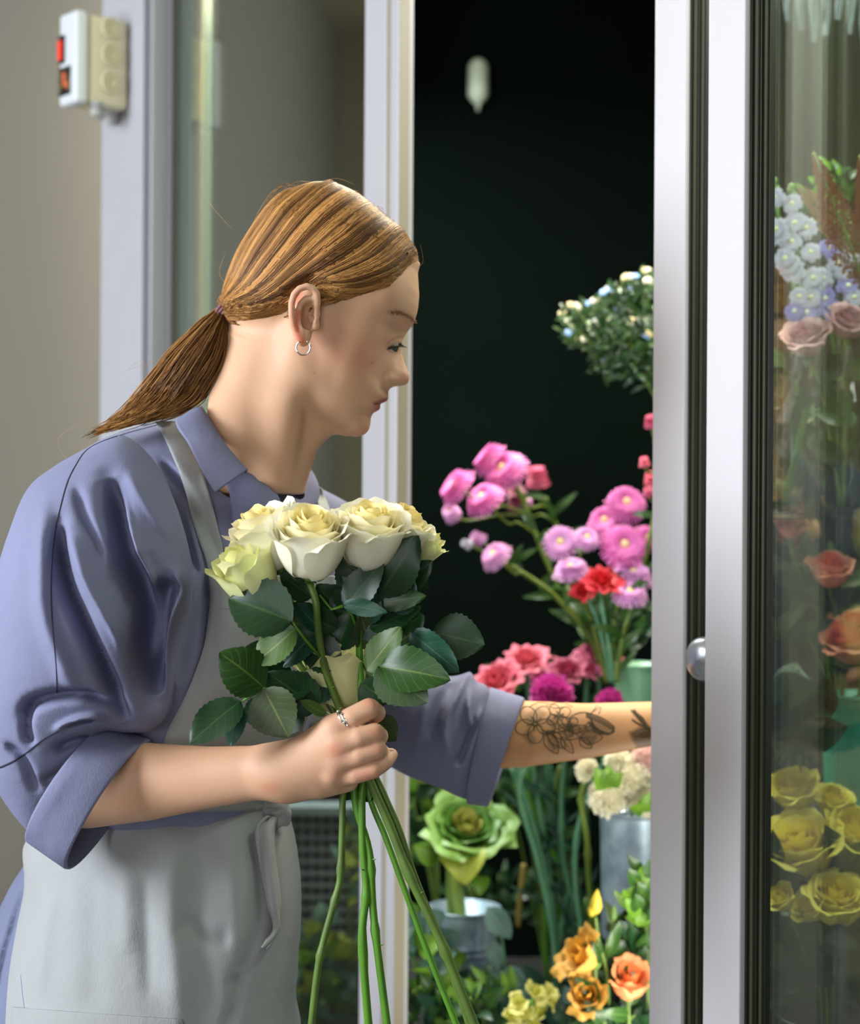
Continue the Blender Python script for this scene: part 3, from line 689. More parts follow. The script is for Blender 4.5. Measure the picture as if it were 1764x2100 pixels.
def strands(paths, rad, cols, name, parent, m=None):   # thin three-sided strands joined as one part
    V = []; F = []; C = []; b = 0
    for pth, r, c in zip(paths, rad, cols):
        n = len(pth); t = np.gradient(pth, axis=0); t /= np.linalg.norm(t, axis=1)[:, None]+1e-9
        u_ = np.cross(t, [0, 1, 0.]); u_ /= np.linalg.norm(u_, axis=1)[:, None]+1e-9; v_ = np.cross(t, u_)
        rr_ = (r*np.clip(np.minimum(np.linspace(.35, 6, n), np.linspace(5, .25, n)), 0, 1))[:, None]
        ring = np.stack([pth+(u_*math.cos(a)+v_*math.sin(a))*rr_ for a in (0.5, 2.6, 4.7)], 1).reshape(-1, 3); V.append(ring)
        i = np.arange(n-1)[:, None]*3
        for k in range(3): F.append(np.concatenate([i+k, i+(k+1) % 3, i+3+(k+1) % 3, i+3+k], 1)+b)
        b += 3*n; C.append(np.tile(np.append(c, 1), (3*n, 1)))
    me = mesh_np(name, np.concatenate(V), np.concatenate(F))
    at = me.color_attributes.new('Col', 'FLOAT_COLOR', 'POINT'); at.data.foreach_set('color', np.concatenate(C).astype(np.float32).ravel())
    o = link(name, me, m or M_['hair'], parent); o['kind'] = 'stuff'; return o
def hcol(): 
    t = rng.random(); a, b = lin((80, 50, 24)), lin((206, 150, 86)); return (a+(b-a)*t**1.4)
paths = []; rad = []; cols = []
for side, ncl in ((-1, 330), (1, 130)):
    for _ in range(ncl):
        s0 = rng.random()*9*.999; c0 = hcol(); s_lift = rng.random()*.0012
        for _k in range(11):
            s_ = min(max(s0+rng.normal()*.05, 0), 8.999); i = int(s_); f_ = s_-i
            c = GR[i]*(1-f_)+GR[i+1]*f_; c = c+rng.normal(size=(1, 2))*1.2+np.cumsum(rng.normal(size=c.shape)*.35, 0)
            x, y = c[:, 0], c[:, 1]; w = hairW(x, y)+s_lift+rng.random()*.0006-.0002
            q = Pn(c, YH); q[:, 1] = YH+side*w; paths.append(q); rad.append(.00036+rng.random()*.0002); cols.append(c0*(.8+.4*rng.random()))
# ponytail over the shoulder
up1 = catmull([(448,628),(405,668),(352,724),(310,782),(266,838),(225,876),(172,905)], 4); lo1 = catmull([(466,655),(468,700),(462,745),(438,790),(410,828),(362,852),(300,866)], 4)
for _ in range(210):
    s0 = rng.random(); c0 = hcol(); yy = rng.normal()*.5; L_ = .75+.25*rng.random()
    for _k in range(8):
        s_ = np.clip(s0+rng.normal()*.03, 0, 1); c = up1*(1-s_)+lo1*s_; n = len(c); k = max(int(n*L_), 8); c = c[:k]
        c = c+np.cumsum(rng.normal(size=c.shape)*.9, 0)
        q = Pn(c, 1.61); t = np.linspace(0, 1, k); q[:, 1] = 1.615-.035*t+yy*.014*np.sin(np.pi*np.clip(t*1.1+.12, 0, 1))+rng.normal()*.0015-.012*np.sin(np.pi*s_)*t
        paths.append(q); rad.append(.0004+rng.random()*.0002); cols.append(c0*(.8+.4*rng.random()))
for _ in range(46):                                # loose fine hairs
    s_ = rng.random()*8.99; i = int(s_); c = GR[i]+rng.normal(size=(1, 2))*3; k0 = rng.integers(0, 5); c = c[k0:k0+9]
    x, y = c[:, 0], c[:, 1]; q = Pn(c, YH); q[:, 1] = YH-hairW(x, y)-.001; q[:, 2] += .004*np.sin(np.linspace(0, 3.1, len(c)))*(1+rng.random()); paths.append(q); rad.append(.00016); cols.append(hcol()*1.2)
for g in ([(596,886),(612,905),(624,940),(634,975),(640,1010)],[(600,884),(618,910),(632,950),(640,990)],[(598,880),(606,905),(618,930),(632,968),(636,1020)],[(604,888),(624,925),(636,962),(644,1000)]):
    for _ in range(7):
        c = catmull(g, 4)+rng.normal(size=(1, 2))*2; q = Pn(c, 1.70); paths.append(q); rad.append(.0004); cols.append(lin((176, 150, 110)))
for g in ([(420,400),(440,430),(476,470)],[(250,768),(290,740),(300,790),(268,790)],[(190,905),(165,925),(155,950)],[(640,378),(690,366),(730,380)],[(540,420),(575,384),(620,380)],[(470,590),(450,560),(462,520)],[(858,548),(868,535),(862,500)],[(150,960),(120,900),(200,850)],[(260,760),(300,745),(330,735)]):
    q = Pn(catmull(g, 6), 1.60); paths.append(q); rad.append(.00014); cols.append(lin((190, 150, 96)))
strands(paths, rad, cols, 'hair_strands', hair)
m = MB()
for k, (dx, r) in enumerate(((-7, .0088), (0, .0093), (7, .0098))):
    c = P(455+dx*.8, 640+dx*.62, 1.615); ax = (P(470, 652, 1.615)-P(440, 628, 1.615)).normalized(); e1 = Vector((0, 1, 0)); e2 = ax.cross(e1)
    m.tube([c+e1*r*math.cos(a)*1.0+e2*r*1.12*math.sin(a) for a in np.linspace(0, 2*math.pi, 25)], .0017, 7, False)
m.build('hair_tie', mat('mauve_elastic', (140, 96, 104), .8, bump=(900, .4)), person)

# ---------------------------------------------------------------- eye, lashes, brow, jewellery
em = MB(); V = []
n1, n2 = 24, 32; em.lathe([(eyeR*math.sin(math.pi*i/n1), -eyeR*math.cos(math.pi*i/n1)) for i in range(n1+1)], eyeC, Vector((.80, -.45, -.35)), n2)
em.build('eye', mat('eye_white', (150, 138, 128), .2, 0, .6), person)
ir = MB(); ax = Vector((.72, -.45, -.53)).normalized(); ir.lathe([(0, .0003), (.0044, -.0004)], Vector(eyeC)+ax*.0099, ax, 20); ir.build('iris', mat('grey_green_iris', (72, 84, 70), .2), person)
lm = MB(); rs_ = random.Random(3)
def surf(px, py, lift=.0004):
    h = hitpx(bvH, px, py, lift); return h[0] if h else P(px, py, 1.58)
for k in range(26):
    t = k/25; px = 797+t*25; py = 714-t*9+math.sin(t*3.1)*-2; b0_ = surf(px, py, .0003); L_ = (.0035+.0050*t)*(1+.2*rs_.random())
    d_v = Vector((.85+.15*t, -.55*(1-t*.6), -.30-.25*t)).normalized()
    lm.tube([b0_, b0_+d_v*L_*.5+Vector((0, 0, -.0006)), b0_+d_v*L_+Vector((0, 0, .0002))], [.00022, .00016, .00004], 4)
lm.tube([surf(795+t*28, 715-t*9-math.sin(t*3.1)*1.5, .0003) for t in np.linspace(0, 1, 12)], [.0001+.0005*math.sin(.3+t*2.4) for t in np.linspace(0, 1, 12)], 6)
for k in range(7): b0_ = surf(799+k*2.5, 720+k*.2, .0003); lm.tube([b0_, b0_+Vector((.0012, -.001, -.0022))], [.00014, .00004], 4)
lm.build('eyelashes', mat('dark_lashes', (34, 24, 18), .6), person)
bp_ = []; br_ = []; bc_ = []
for k in range(150):
    t = rng.random(); cx = 800+t*52; cy = 641+(-3*math.sin(t*2.6))+t*t*20+rng.normal()*2.6*(1-.3*t)
    try:
        q = np.array([surf(cx+s*6, cy+s*(1.5+3*t)-(1-t)*s, .0003+.0003*math.sin(3.1*s))[:] for s in (0, .5, 1.0)])
    except Exception: continue
    bp_.append(q); br_.append(.00013); bc_.append(lin((150, 108, 70)))
ob = strands(bp_, br_, bc_, 'eyebrow', person)
def hoop(name, c, r, tr, e1, e2, a0_, a1_, parent=person, m=None):
    mm = MB(); mm.tube([Vector(c)+Vector(e1)*r*math.cos(a)+Vector(e2)*r*math.sin(a) for a in np.linspace(a0_, a1_, 33)], tr, 10)
    return mm.build(name, m or M_['silver'], parent)
ec = P(622, 713, 1.536); hoop('hoop_earring', ec, .0066, .00085, (.97, -.24, 0), (0, 0, 1), math.radians(-238), math.radians(62))
cc = P(598, 624, 1.533); hoop('ear_cuff', cc, .0032, .0005, (.90, -.30, .20), (-.2, -.95, 0), 0, 6.28)
# ring on the index finger with small leaves
rc = Vector(P(709, 1478, 1.4275)); ax = (P(757, 1454, 1.428)-P(683, 1496, 1.43)).normalized(); e1 = ax.orthogonal().normalized(); e2 = ax.cross(e1)
mm = MB()
for k, (o1, R_, tr) in enumerate(((-.0011, .0106, .0007), (.0011, .0106, .0007), (0, .0107, .0008))):
    mm.tube([rc+ax*(o1+.0009*math.sin(3*a+k))+e1*R_*math.cos(a)+e2*R_*math.sin(a) for a in np.linspace(0, 2*math.pi, 49)], tr, 6, False)
for a in np.linspace(0, 6.28, 13)[:-1]:
    c = rc+e1*.0113*math.cos(a)+e2*.0113*math.sin(a); n_ = (c-rc).normalized(); mm.lathe([(0, .0008), (.0011, .0003), (.0014, -.0006)], c+ax*(.0012 if int(a*2) % 2 else -.0012), n_, 7)
mm.build('finger_ring', M_['silver'], person)
# finger nails
nm = MB()
def nail(c, nrm, d, l, w_):
    c = Vector(c); nrm = Vector(nrm).normalized(); d = Vector(d); d = (d-nrm*d.dot(nrm)).normalized(); s = nrm.cross(d); V = []; F = []
    for i in range(7):
        for j in range(7):
            a = (i/6-.5)*2; b = (j/6-.5)*2; V.append(c+d*a*l+s*b*w_*math.sqrt(max(0, 1-.35*a**4))-nrm*(b*b*w_*.35))
    for i in range(6):
        for j in range(6): F.append((i*7+j, i*7+j+1, i*7+j+8, i*7+j+7))
    nm.add(V, F)
nail(P(807, 1549, 1.4385), (.75, -.62, .25), (.3, 0, 1), .0050, .0042)
nail(P(786.5, 1500, 1.4425), (.98, -.2, .35), (0, 1, .1), .0045, .0040); nail(P(791.5, 1535, 1.4425), (.98, -.2, .35), (0, 1, .1), .0043, .0038)
nm.build('fingernails', mat('pale_nail', (236, 198, 180), .25), person)

# ---------------------------------------------------------------- tattoo lines on the far forearm
bvF = BVHTree.FromPolygons(VF.tolist(), QF.tolist())
tl = MB()
def tline(pts, w=.00055, closed=False):
    c = catmull(pts, 5, closed); q = []
    if closed: c = np.concatenate([c, c[:1]])
    for x, y in c:
        h = hitpx(bvF, x, y, .0001)
        if h: q.append(h[0])
    if len(q) > 2: tl.tube(q, w, 4)
def oval(cx, cy, a, b, rot, w=.0005, notch=0):
    r = math.radians(rot); tline([(cx+a*math.cos(t)*math.cos(r)-b*math.sin(t)*math.sin(r), cy+a*math.cos(t)*math.sin(r)+b*math.sin(t)*math.cos(r)) for t in np.linspace(0, 6.28, 11)[:-1]], w, True)
def tleaf(x0, y0, x1, y1, wd_):
    dx, dy = x1-x0, y1-y0; L_ = math.hypot(dx, dy); nx, ny = -dy/L_*wd_, dx/L_*wd_
    for s in (1, -1): tline([(x0, y0), (x0+dx*.35+nx*s, y0+dy*.35+ny*s), (x0+dx*.75+nx*s*.7, y0+dy*.75+ny*s*.7), (x1, y1)])
    tline([(x0, y0), (x0+dx*.8, y0+dy*.8)], .0004)
def tflower(cx, cy, r, ph, n=5):
    for k in range(n):
        a = ph+k*6.283/n; x, y = cx+r*.62*math.cos(a), cy+r*.58*math.sin(a); oval(x, y, r*.52, r*.42, math.degrees(a), .00055)
        tline([(cx+r*.16*math.cos(a), cy+r*.16*math.sin(a)), (cx+r*.5*math.cos(a+.12), cy+r*.5*math.sin(a+.12))], .0004); tline([(cx+r*.18*math.cos(a+.2), cy+r*.18*math.sin(a+.2)), (cx+r*.42*math.cos(a+.3), cy+r*.42*math.sin(a+.3))], .0004)
    oval(cx, cy, r*.13, r*.12, 0, .0007)
for a in ((1098,1484,37,.3),(1146,1468,24,1.0,4),(1168,1490,20,.4)): tflower(*a)
tline([(1085,1450),(1105,1441),(1130,1444),(1150,1440),(1175,1450)], .0005); tline([(1120,1446),(1138,1452),(1156,1450)], .0005)
for a in ((1118,1502,1144,1546,13),(1122,1498,1160,1535,12),(1128,1500,1190,1512,11),(1150,1510,1176,1545,9),(1190,1512,1236,1512,14),(1188,1515,1214,1534,9),(1205,1500,1212,1480,8),(1165,1500,1205,1490,8)): tleaf(*a)
tline([(1110,1495),(1128,1503),(1150,1500),(1172,1490),(1168,1475),(1180,1464),(1200,1461),(1215,1465)], .0007)
for o1 in (0, 5, 10): tline([(1202,1464+o1*.6),(1225,1468+o1),(1250,1482+o1),(1260,1494+o1*.6),(1242,1506),(1222,1500-o1),(1206,1480)], .0007)
tline([(1208,1466),(1222,1492),(1246,1503),(1258,1500)], .0011); tline([(1215,1460),(1232,1450),(1228,1464)], .0005); tline([(1212,1463),(1226,1446)], .0005)
for o1 in (0, 4, 8, 12): tline([(1294+o1,1456+o1*.6),(1306+o1,1468+o1*.3),(1322+o1*.7,1486+o1*.4),(1345,1506-o1)], .0009)
tline([(1300,1455),(1318,1480),(1338,1500)], .0014); tline([(1296,1475),(1315,1487),(1340,1496)], .0012)
for o1 in (0, 6, 12): tline([(1302+o1,1512),(1318,1500+o1),(1345,1498+o1)], .0010)
t_o = tl.build('tattoo', mat('tattoo_ink', (84, 70, 44), .7), person); t_o['kind'] = 'stuff'; t_o['label'] = 'dark botanical line tattoo on the forearm'

# ---------------------------------------------------------------- clothes
M_['shirt'] = woven('blue_cotton', (130, 133, 162), (120, 122, 150))
M_['apron'] = woven('grey_linen', (164, 167, 168), (144, 146, 144), 700, 5, .92, .6)
M_['dress'] = woven('blue_skirt_cloth', (116, 122, 148), (104, 110, 136))
t_torso = inflate([(405,850),(330,868),(240,890),(165,930),(105,985),(66,1080),(50,1250),(50,1450),(64,1650),(80,1760),(200,1800),(400,1800),(540,1760),(572,1650),(610,1550),(660,1400),(700,1250),(700,1130),(690,1065),(650,1035),(600,1042),(563,1015),(520,985),(470,962),(430,900)], 1.65, .142)
t_sleeve = inflate([(250,892),(185,918),(118,955),(62,1000),(28,1080),(0,1172),(-22,1300),(-32,1420),(-30,1530),(-5,1610),(40,1680),(78,1716),(118,1690),(160,1600),(212,1500),(262,1500),(325,1490),(352,1400),(372,1300),(392,1230),(385,1130),(352,1020),(310,940)], 1.485, .084)
t_fsh = inflate([(600,985),(650,1000),(705,1033),(745,1080),(770,1160),(760,1260),(700,1280),(640,1200),(590,1080)], 1.775, .062)
t_fsl = inflate([(690,1080),(760,1100),(830,1220),(862,1290),(900,1380),(940,1388),(966,1374),(976,1400),(1004,1414),(1008,1500),(985,1600),(965,1640),(900,1612),(820,1580),(740,1520),(680,1400)], 1.772, .066)
def f_shirt(p):
    d = smin(t_torso(p), t_sleeve(p), .018); g = smin(t_fsh(p), t_fsl(p), .03); d = smin(d, g, .02)
    nk = chain(p, [PX(500,985,1.63,.052),PX(545,880,1.62,.056)], .01); return smax(d, -nk, .006)
a0 = P(-60, 1830, 1.6); b0 = P(1030, 820, 1.75)
Vs, Qs = rgrid(f_shirt, (a0.x, 1.385, a0.z), (b0.x, 1.86, b0.z), .0026); Vs = relax(Vs, Qs, 3)
Ns = normals(Vs, Qs)
F1 = [([(214,975),(230,1030),(252,1130),(275,1200),(287,1267),(280,1350),(300,1450)],24,-.026),
 ([(124,1070),(125,1130),(143,1200),(173,1267),(207,1350),(233,1433),(250,1490)],15,-.022),
 ([(148,995),(171,1053),(197,1105),(215,1160)],11,-.006),
 ([(338,1186),(322,1233),(312,1333),(300,1440)],20,-.022),
 ([(232,985),(259,1067),(289,1150),(306,1193),(300,1215)],10,.012),
 ([(340,1168),(362,1190),(366,1222),(340,1290),(326,1367),(334,1450)],11,.018),
 ([(148,1085),(187,1183),(222,1250),(250,1310),(262,1400)],14,.012),
 ([(88,1020),(92,1120),(100,1250),(140,1360),(170,1430)],20,.008),
 ([(40,1470),(70,1440),(120,1425),(180,1425),(240,1455)],13,-.014),
 ([(60,1445),(52,1490),(58,1530)],10,-.010),
 ([(110,1500),(150,1478),(190,1470),(215,1482)],7,.012),([(128,1492),(160,1484),(190,1480)],4,-.010),
 ([(100,1545),(140,1528),(170,1530)],13,-.010),([(70,1620),(100,1600),(150,1580)],12,-.006),
 ([(385,1180),(398,1260),(396,1360),(370,1450)],16,-.012),([(333,1033),(362,1110),(384,1200),(388,1290)],8,.006),
 ([(250,960),(300,1040),(345,1110)],14,.005),([(270,930),(330,1000),(390,1090),(425,1170)],9,-.007),
 ([(270,1130),(290,1230),(285,1330),(290,1420)],42,-.012),
 ([(0,1530),(40,1560),(60,1640)],10,-.006)]
F1 = [(a, b*.9, c*(1.9 if c < 0 else 1.4)) for a, b, c in F1]
Vs = strokes(Vs, Ns, F1, 1.42)
F2 = [([(966,1372),(944,1416),(921,1458),(911,1498),(918,1560)],7,.012),([(966,1414),(961,1465),(971,1490),(992,1452)],6,.012),
 ([(980,1470),(955,1530),(935,1575)],8,-.012),([(935,1400),(900,1450),(885,1520)],12,-.012),([(880,1430),(860,1500),(850,1560)],9,.006)]
px_, py_ = proj(Vs); far_ = (px_ > 800) & (py_ > 1330)
V2_ = strokes(Vs, Ns, F2, 1.72); Vs[far_] = V2_[far_]
rn = np.random.default_rng(8)
Vs = relax(Vs, Qs, 1, .3)
shirt = link('shirt', mesh_np('shirt', Vs, Qs), M_['shirt'], person)
bvS = BVHTree.FromPolygons(Vs.tolist(), Qs.tolist())
def loft(rings, closed=True):
    n = len(rings[0]); V = [v for r in rings for v in r]; F = []
    for i in range(len(rings)-1):
        for k in range(n if closed else n-1): F.append((i*n+k, i*n+(k+1) % n, (i+1)*n+(k+1) % n, (i+1)*n+k))
    return MB().add(V, F)
def cuff(name, s0, s1, e0, e1, Y, dp, fn=3):
    A0, A1, B0, B1 = [P(x, y, Y) for x, y in (s0, s1, e0, e1)]
    out = []
    for t, gr in ((0, .93), (.03, 1.0), (.06, 1.01), (.3, 1.012), (.6, 1.015), (.94, 1.02), (1.0, 1.0), (1.0, .965), (.5, .93), (.02, .88)):
        a = A0.lerp(B0, t); b = A1.lerp(B1, t); c = (a+b)/2; e = (b-a)/2; ring = []
        for k in range(64):
            th_ = 2*math.pi*k/64; w = math.cos(th_); d = math.sin(th_)
            wr = 1+.020*math.sin(fn*th_+4*t)*(1 if t > .05 else .3)+.008*math.sin(7*th_+9*t)
            ring.append(c+e*(abs(w)**.92*(1 if w > 0 else -1))*gr+Vector((.12*dp*d, dp*d*gr*wr, 0)))
        out.append(ring)
    o = loft(out).build(name, M_['shirt'], shirt); return o
cuff('cuff', (211,1486), (66,1722), (301,1521), (151,1779), 1.488, .062)
cuff('cuff', (1003,1410), (958,1646), (1076,1434), (1003,1651), 1.782, .054)
def surfS(px, py, lift=.0008, bv=None, Yd=1.5):
    h = hitpx(bv or bvS, px, py, lift); return h[0] if h else None
def seam(pts, r=.0006, name='seam', m=None, bv=None, parent=None, lift=.0002):
    q = [surfS(x, y, lift, bv) for x, y in catmull(pts, 8)]; q = [v for v in q if v is not None]
    if len(q) > 3: return MB().tube(q, r, 5).build(name, m or M_['seam'], parent or shirt)
M_['seam'] = mat('dark_seam_thread', (44, 46, 62), .9); M_['seam_l'] = mat('pale_seam_thread', (150, 156, 180), .9)
seam([(322,872),(262,888),(208,906),(176,925),(155,955),(138,990),(124,1040),(113,1090),(107,1150),(105,1220),(109,1300),(115,1360),(117,1420)])
seam([(0,1574),(30,1560),(62,1538),(90,1516),(118,1500)], .0008)
for (a, b, c, d) in (((203,1500),(140,1592),(100,1660),(72,1716)),): pass
def drape(name, L, R, m, parent, off=.003, nu=14, nv=60, th=.0022, bv=None, maxd=.06, rim=0):
    L = catmull(L, 10); R = catmull(R, 10)
    L = np.stack([np.interp(np.linspace(0, 1, nv), np.linspace(0, 1, len(L)), L[:, k]) for k in (0, 1)], 1); R = np.stack([np.interp(np.linspace(0, 1, nv), np.linspace(0, 1, len(R)), R[:, k]) for k in (0, 1)], 1)
    Y = np.full((nv, nu), np.nan); XY = np.zeros((nv, nu, 2))
    for i in range(nv):
        for j in range(nu):
            XY[i, j] = L[i]+(R[i]-L[i])*j/(nu-1); h = surfS(XY[i, j, 0], XY[i, j, 1], off, bv)
            if h is not None: Y[i, j] = h.y
    ok = ~np.isnan(Y); Yf = np.where(ok, Y, np.nanmedian(Y))
    for _ in range(6):
        Z = np.pad(Yf, 1, mode='edge'); Zs = (Z[:-2, 1:-1]+Z[2:, 1:-1]+Z[1:-1, :-2]+Z[1:-1, 2:])/4; Yf = np.minimum(Zs, np.where(ok, Y, Zs))
    if rim: Yf[:, 0] -= rim; Yf[:, -1] -= rim
    V = [P(XY[i, j, 0], XY[i, j, 1], Yf[i, j]) for i in range(nv) for j in range(nu)]
    F = [(i*nu+j, (i+1)*nu+j, (i+1)*nu+j+1, i*nu+j+1) for i in range(nv-1) for j in range(nu-1) if ok[i, j] and ok[i+1, j+1] and ok[i, j+1] and ok[i+1, j]]
    o = MB().add(V, F).build(name, m, parent); sm = o.modifiers.new('thickness', 'SOLIDIFY'); sm.thickness = th; sm.offset = -1; return o
# apron
t_apr = inflate([(140,1590),(90,1660),(64,1712),(52,1738),(62,1800),(46,1880),(26,1960),(16,2050),(10,2160),(0,2700),(650,2700),(618,2160),(604,2060),(609,1960),(616,1850),(606,1740),(592,1680),(578,1640),(560,1590),(480,1570),(300,1565)], 1.635, .158, g=6, pw=.95)
a0 = P(-20, 2650, 1.7); b0 = P(660, 1540, 1.6)
Va, Qa = rgrid(lambda p: np.maximum(t_apr(p), .62-p[:, 2]), (a0.x, 1.44, .60), (b0.x+.02, 1.80, b0.z+.01), .003); Va = relax(Va, Qa, 3)
FA = [([(330,1690),(342,1788),(356,1895),(370,2003),(380,2120)],24,.014),([(395,1700),(404,1790),(392,1900),(410,2010),(420,2130)],26,-.014),
 ([(450,1720),(470,1800),(480,1900),(500,2000)],18,.009),([(500,1690),(512,1790),(520,1900),(500,1990),(475,2060)],12,-.010),
 ([(560,1700),(580,1800),(585,1900),(580,2010),(570,2110)],12,.008),([(360,1890),(420,1930),(470,1940)],14,-.008),([(470,2010),(480,2060),(462,2120)],10,-.010),
 ([(250,1760),(255,1850),(262,1960)],16,.006),([(180,1800),(190,1950),(200,2080)],22,-.004),([(290,1800),(300,1900),(310,2050)],12,-.006),([(90,1850),(75,1950),(70,2060)],14,.005)]
Va = strokes(Va, normals(Va, Qa), [(a, b*1.3, c*.55) for a, b, c in FA], 1.50)
apron = link('apron', mesh_np('apron', Va, Qa), M_['apron'], person)
bvA = BVHTree.FromPolygons(Va.tolist(), Qa.tolist())
drape('bib', [(428,1180),(431,1223),(424,1290),(416,1335),(400,1383),(378,1433),(343,1500),(334,1540),(328,1600),(318,1668)], [(690,1180),(690,1223),(684,1290),(675,1335),(665,1383),(655,1433),(632,1500),(618,1540),(598,1600),(574,1662)], M_['apron'], apron, nu=26, off=.004)
drape('strap', [(318,864),(337,897),(364,959),(387,1032),(408,1103),(423,1150),(431,1200),(433,1250)], [(384,862),(386,879),(408,944),(424,994),(441,1056),(458,1132),(470,1190),(482,1250)], M_['apron'], apron, off=.004, nu=10, rim=-.0006)
for pts in ([(326,866),(345,902),(371,960),(394,1032),(415,1103),(430,1150),(438,1190)],[(378,864),(400,944),(416,994),(434,1056),(451,1132)]):
    pass
drape('strap', [(640,1000),(652,1030),(660,1070),(664,1120)], [(655,1000),(672,1030),(684,1070),(690,1120)], M_['apron'], apron, off=.004, nu=6, nv=20)
# waist tie, knot and hanging end
wt = [surfS(x, y, .004, bvA) or P(x, y, 1.5) for x, y in catmull([(330,1668),(400,1664),(460,1660),(520,1655),(556,1650)], 4)]
V = []; 
for v in wt: V += [v+Vector((0, .002, .0065)), v+Vector((0, -.002, .0)), v+Vector((0, .002, -.0065))]
o = MB().add(V, [(i*3+k, i*3+k+1, i*3+k+4, i*3+k+3) for i in range(len(wt)-1) for k in range(2)]).build('waist_tie', M_['apron'], apron); sm = o.modifiers.new('t', 'SOLIDIFY'); sm.thickness = .0025
kY = wt[-1].y
KN = [[PX(540,1652,kY-.004,.0075),PX(562,1660,kY-.007,.0085),PX(578,1650,kY-.002,.007)],[PX(548,1668,kY-.003,.006),PX(568,1682,kY-.004,.0075),PX(560,1692,kY-.003,.0055)],[PX(566,1655,kY-.007,.006),PX(584,1668,kY-.003,.0065),PX(586,1684,kY,.005)]]
def f_kn(p):
    d = None
    for c in KN:
        e = chain(p, c, .002, .8); d = e if d is None else smin(d, e, .0025)
    for a, b in (((545,1662),(585,1660)),((556,1672),(575,1694))): d = smax(d, -cap(p, P(*a, kY-.012)[:], P(*b, kY-.012)[:], .0018, .0014), .0015)
    return d
a0 = P(520, 1715, kY); b0 = P(605, 1630, kY); Vk, Qk = rgrid(f_kn, (a0.x, kY-.03, a0.z), (b0.x, kY+.02, b0.z), .0012); link('knot', mesh_np('knot', relax(Vk, Qk, 2), Qk), M_['apron'], apron)
def ribbon(name, L, R, Yc, m, parent, amp=.006, off=.006, bv=None):
    L = catmull(L, 8); R = catmull(R, 8); V = []; n = 7; k_ = len(L)
    for i in range(k_):
        for j in range(n):
            p = L[i]+(R[i]-L[i])*j/(n-1); h = surfS(p[0], p[1], off, bv); y = h.y if h is not None else Yc
            V.append(P(p[0], p[1], y-amp*(1+math.cos(j/(n-1)*math.pi*2.2+i*.12))))
    o = MB().add(V, [(i*n+j, i*n+j+1, (i+1)*n+j+1, (i+1)*n+j) for i in range(k_-1) for j in range(n-1)]).build(name, m, parent); sm = o.modifiers.new('t', 'SOLIDIFY'); sm.thickness = .0022; return o
ribbon('tie_end', [(545,1672),(523,1700),(530,1766),(546,1845),(561,1888),(558,1915),(534,1942)], [(572,1672),(560,1700),(562,1760),(572,1840),(574,1885),(570,1915),(548,1950)], kY, M_['apron'], apron, .004, .004, bvA)
drape('pocket', [(24,2066),(22,2080),(18,2150),(14,2250)], [(372,2092),(376,2106),(380,2150),(384,2250)], M_['apron'], apron, off=.003, nu=20, nv=20, bv=bvA)
seam([(42,2000),(46,2040),(50,2070)], .0007, 'seam', M_['seam_l'], bvA, apron)
# skirt below the apron
t_dr = inflate([(90,1700),(60,1765),(30,1810),(0,1875),(-45,1990),(-80,2150),(-110,2500),(-120,3100),(420,3100),(420,1800),(300,1700)], 1.665, .135, g=7, pw=.8)
a0 = P(-130, 3100, 1.7); Vd, Qd = rgrid(lambda p: np.maximum(t_dr(p), .45-p[:, 2]), (a0.x-.03, 1.50, .43), (P(430,1,1.7).x, 1.82, P(0,1680,1.7).z), .005)
Vd = strokes(relax(Vd, Qd, 3), normals(Vd, Qd), [([(60,1800),(20,1930),(-10,2100)],12,-.008),([(30,1850),(0,1980),(-30,2120)],10,.006)], 1.6)
link('skirt', mesh_np('skirt', Vd, Qd), M_['dress'], person)
for s in (-.09, .09):
    sh = chain; Vq, Qq = rgrid(lambda p: np.maximum(smin(chain(p, [(-.34,1.66+s,.05,.044),(-.24,1.66+s,.04,.046),(-.13,1.66+s,.032,.040)], .01), chain(p, [(-.31,1.66+s,.05,.046),(-.30,1.66+s,.13,.046)], .01), .015), .0-p[:, 2]), (-.42, 1.60+s, -.01), (-.05, 1.72+s, .16), .005)
    link('shoe', mesh_np('shoe', Vq, Qq), mat('white_canvas_shoe', (210, 208, 200), .8), person)
# collar, front and buttons
def patch(name, rows, m, parent, th=.0024, sub=1):
    R_ = [catmull(r, 8) for r in rows]; n = len(R_[0]); Rc = catmull([np.array(r).ravel() for r in R_], 5); 
    V = []
    for r in Rc:
        for q in r.reshape(-1, 3): V.append(P(q[0], q[1], q[2]))
    k = len(Rc); o = MB().add(V, [(i*n+j, i*n+j+1, (i+1)*n+j+1, (i+1)*n+j) for i in range(k-1) for j in range(n-1)]).build(name, m, parent)
    sm = o.modifiers.new('t', 'SOLIDIFY'); sm.thickness = th; return o
patch('collar', [[(395,842,1.592),(360,864,1.548),(386,908,1.528),(412,960,1.514),(441,1009,1.508)],[(402,838,1.590),(392,846,1.556),(416,898,1.534),(446,948,1.522),(476,984,1.518)],[(414,836,1.585),(416,838,1.566),(446,888,1.548),(476,930,1.540),(506,963,1.536)],[(418,842,1.600),(421,846,1.580),(450,896,1.566),(480,938,1.560),(507,968,1.556)]], M_['shirt'], shirt)
patch('collar', [[(596,902,1.690),(582,950,1.665),(572,1005,1.640),(574,1050,1.622)],[(606,905,1.700),(604,950,1.680),(600,1000,1.655),(598,1050,1.632)],[(614,918,1.705),(632,955,1.700),(648,1000,1.680),(632,1052,1.655)],[(612,930,1.712),(640,965,1.712),(656,1010,1.70),(640,1060,1.67)]], M_['shirt'], shirt)
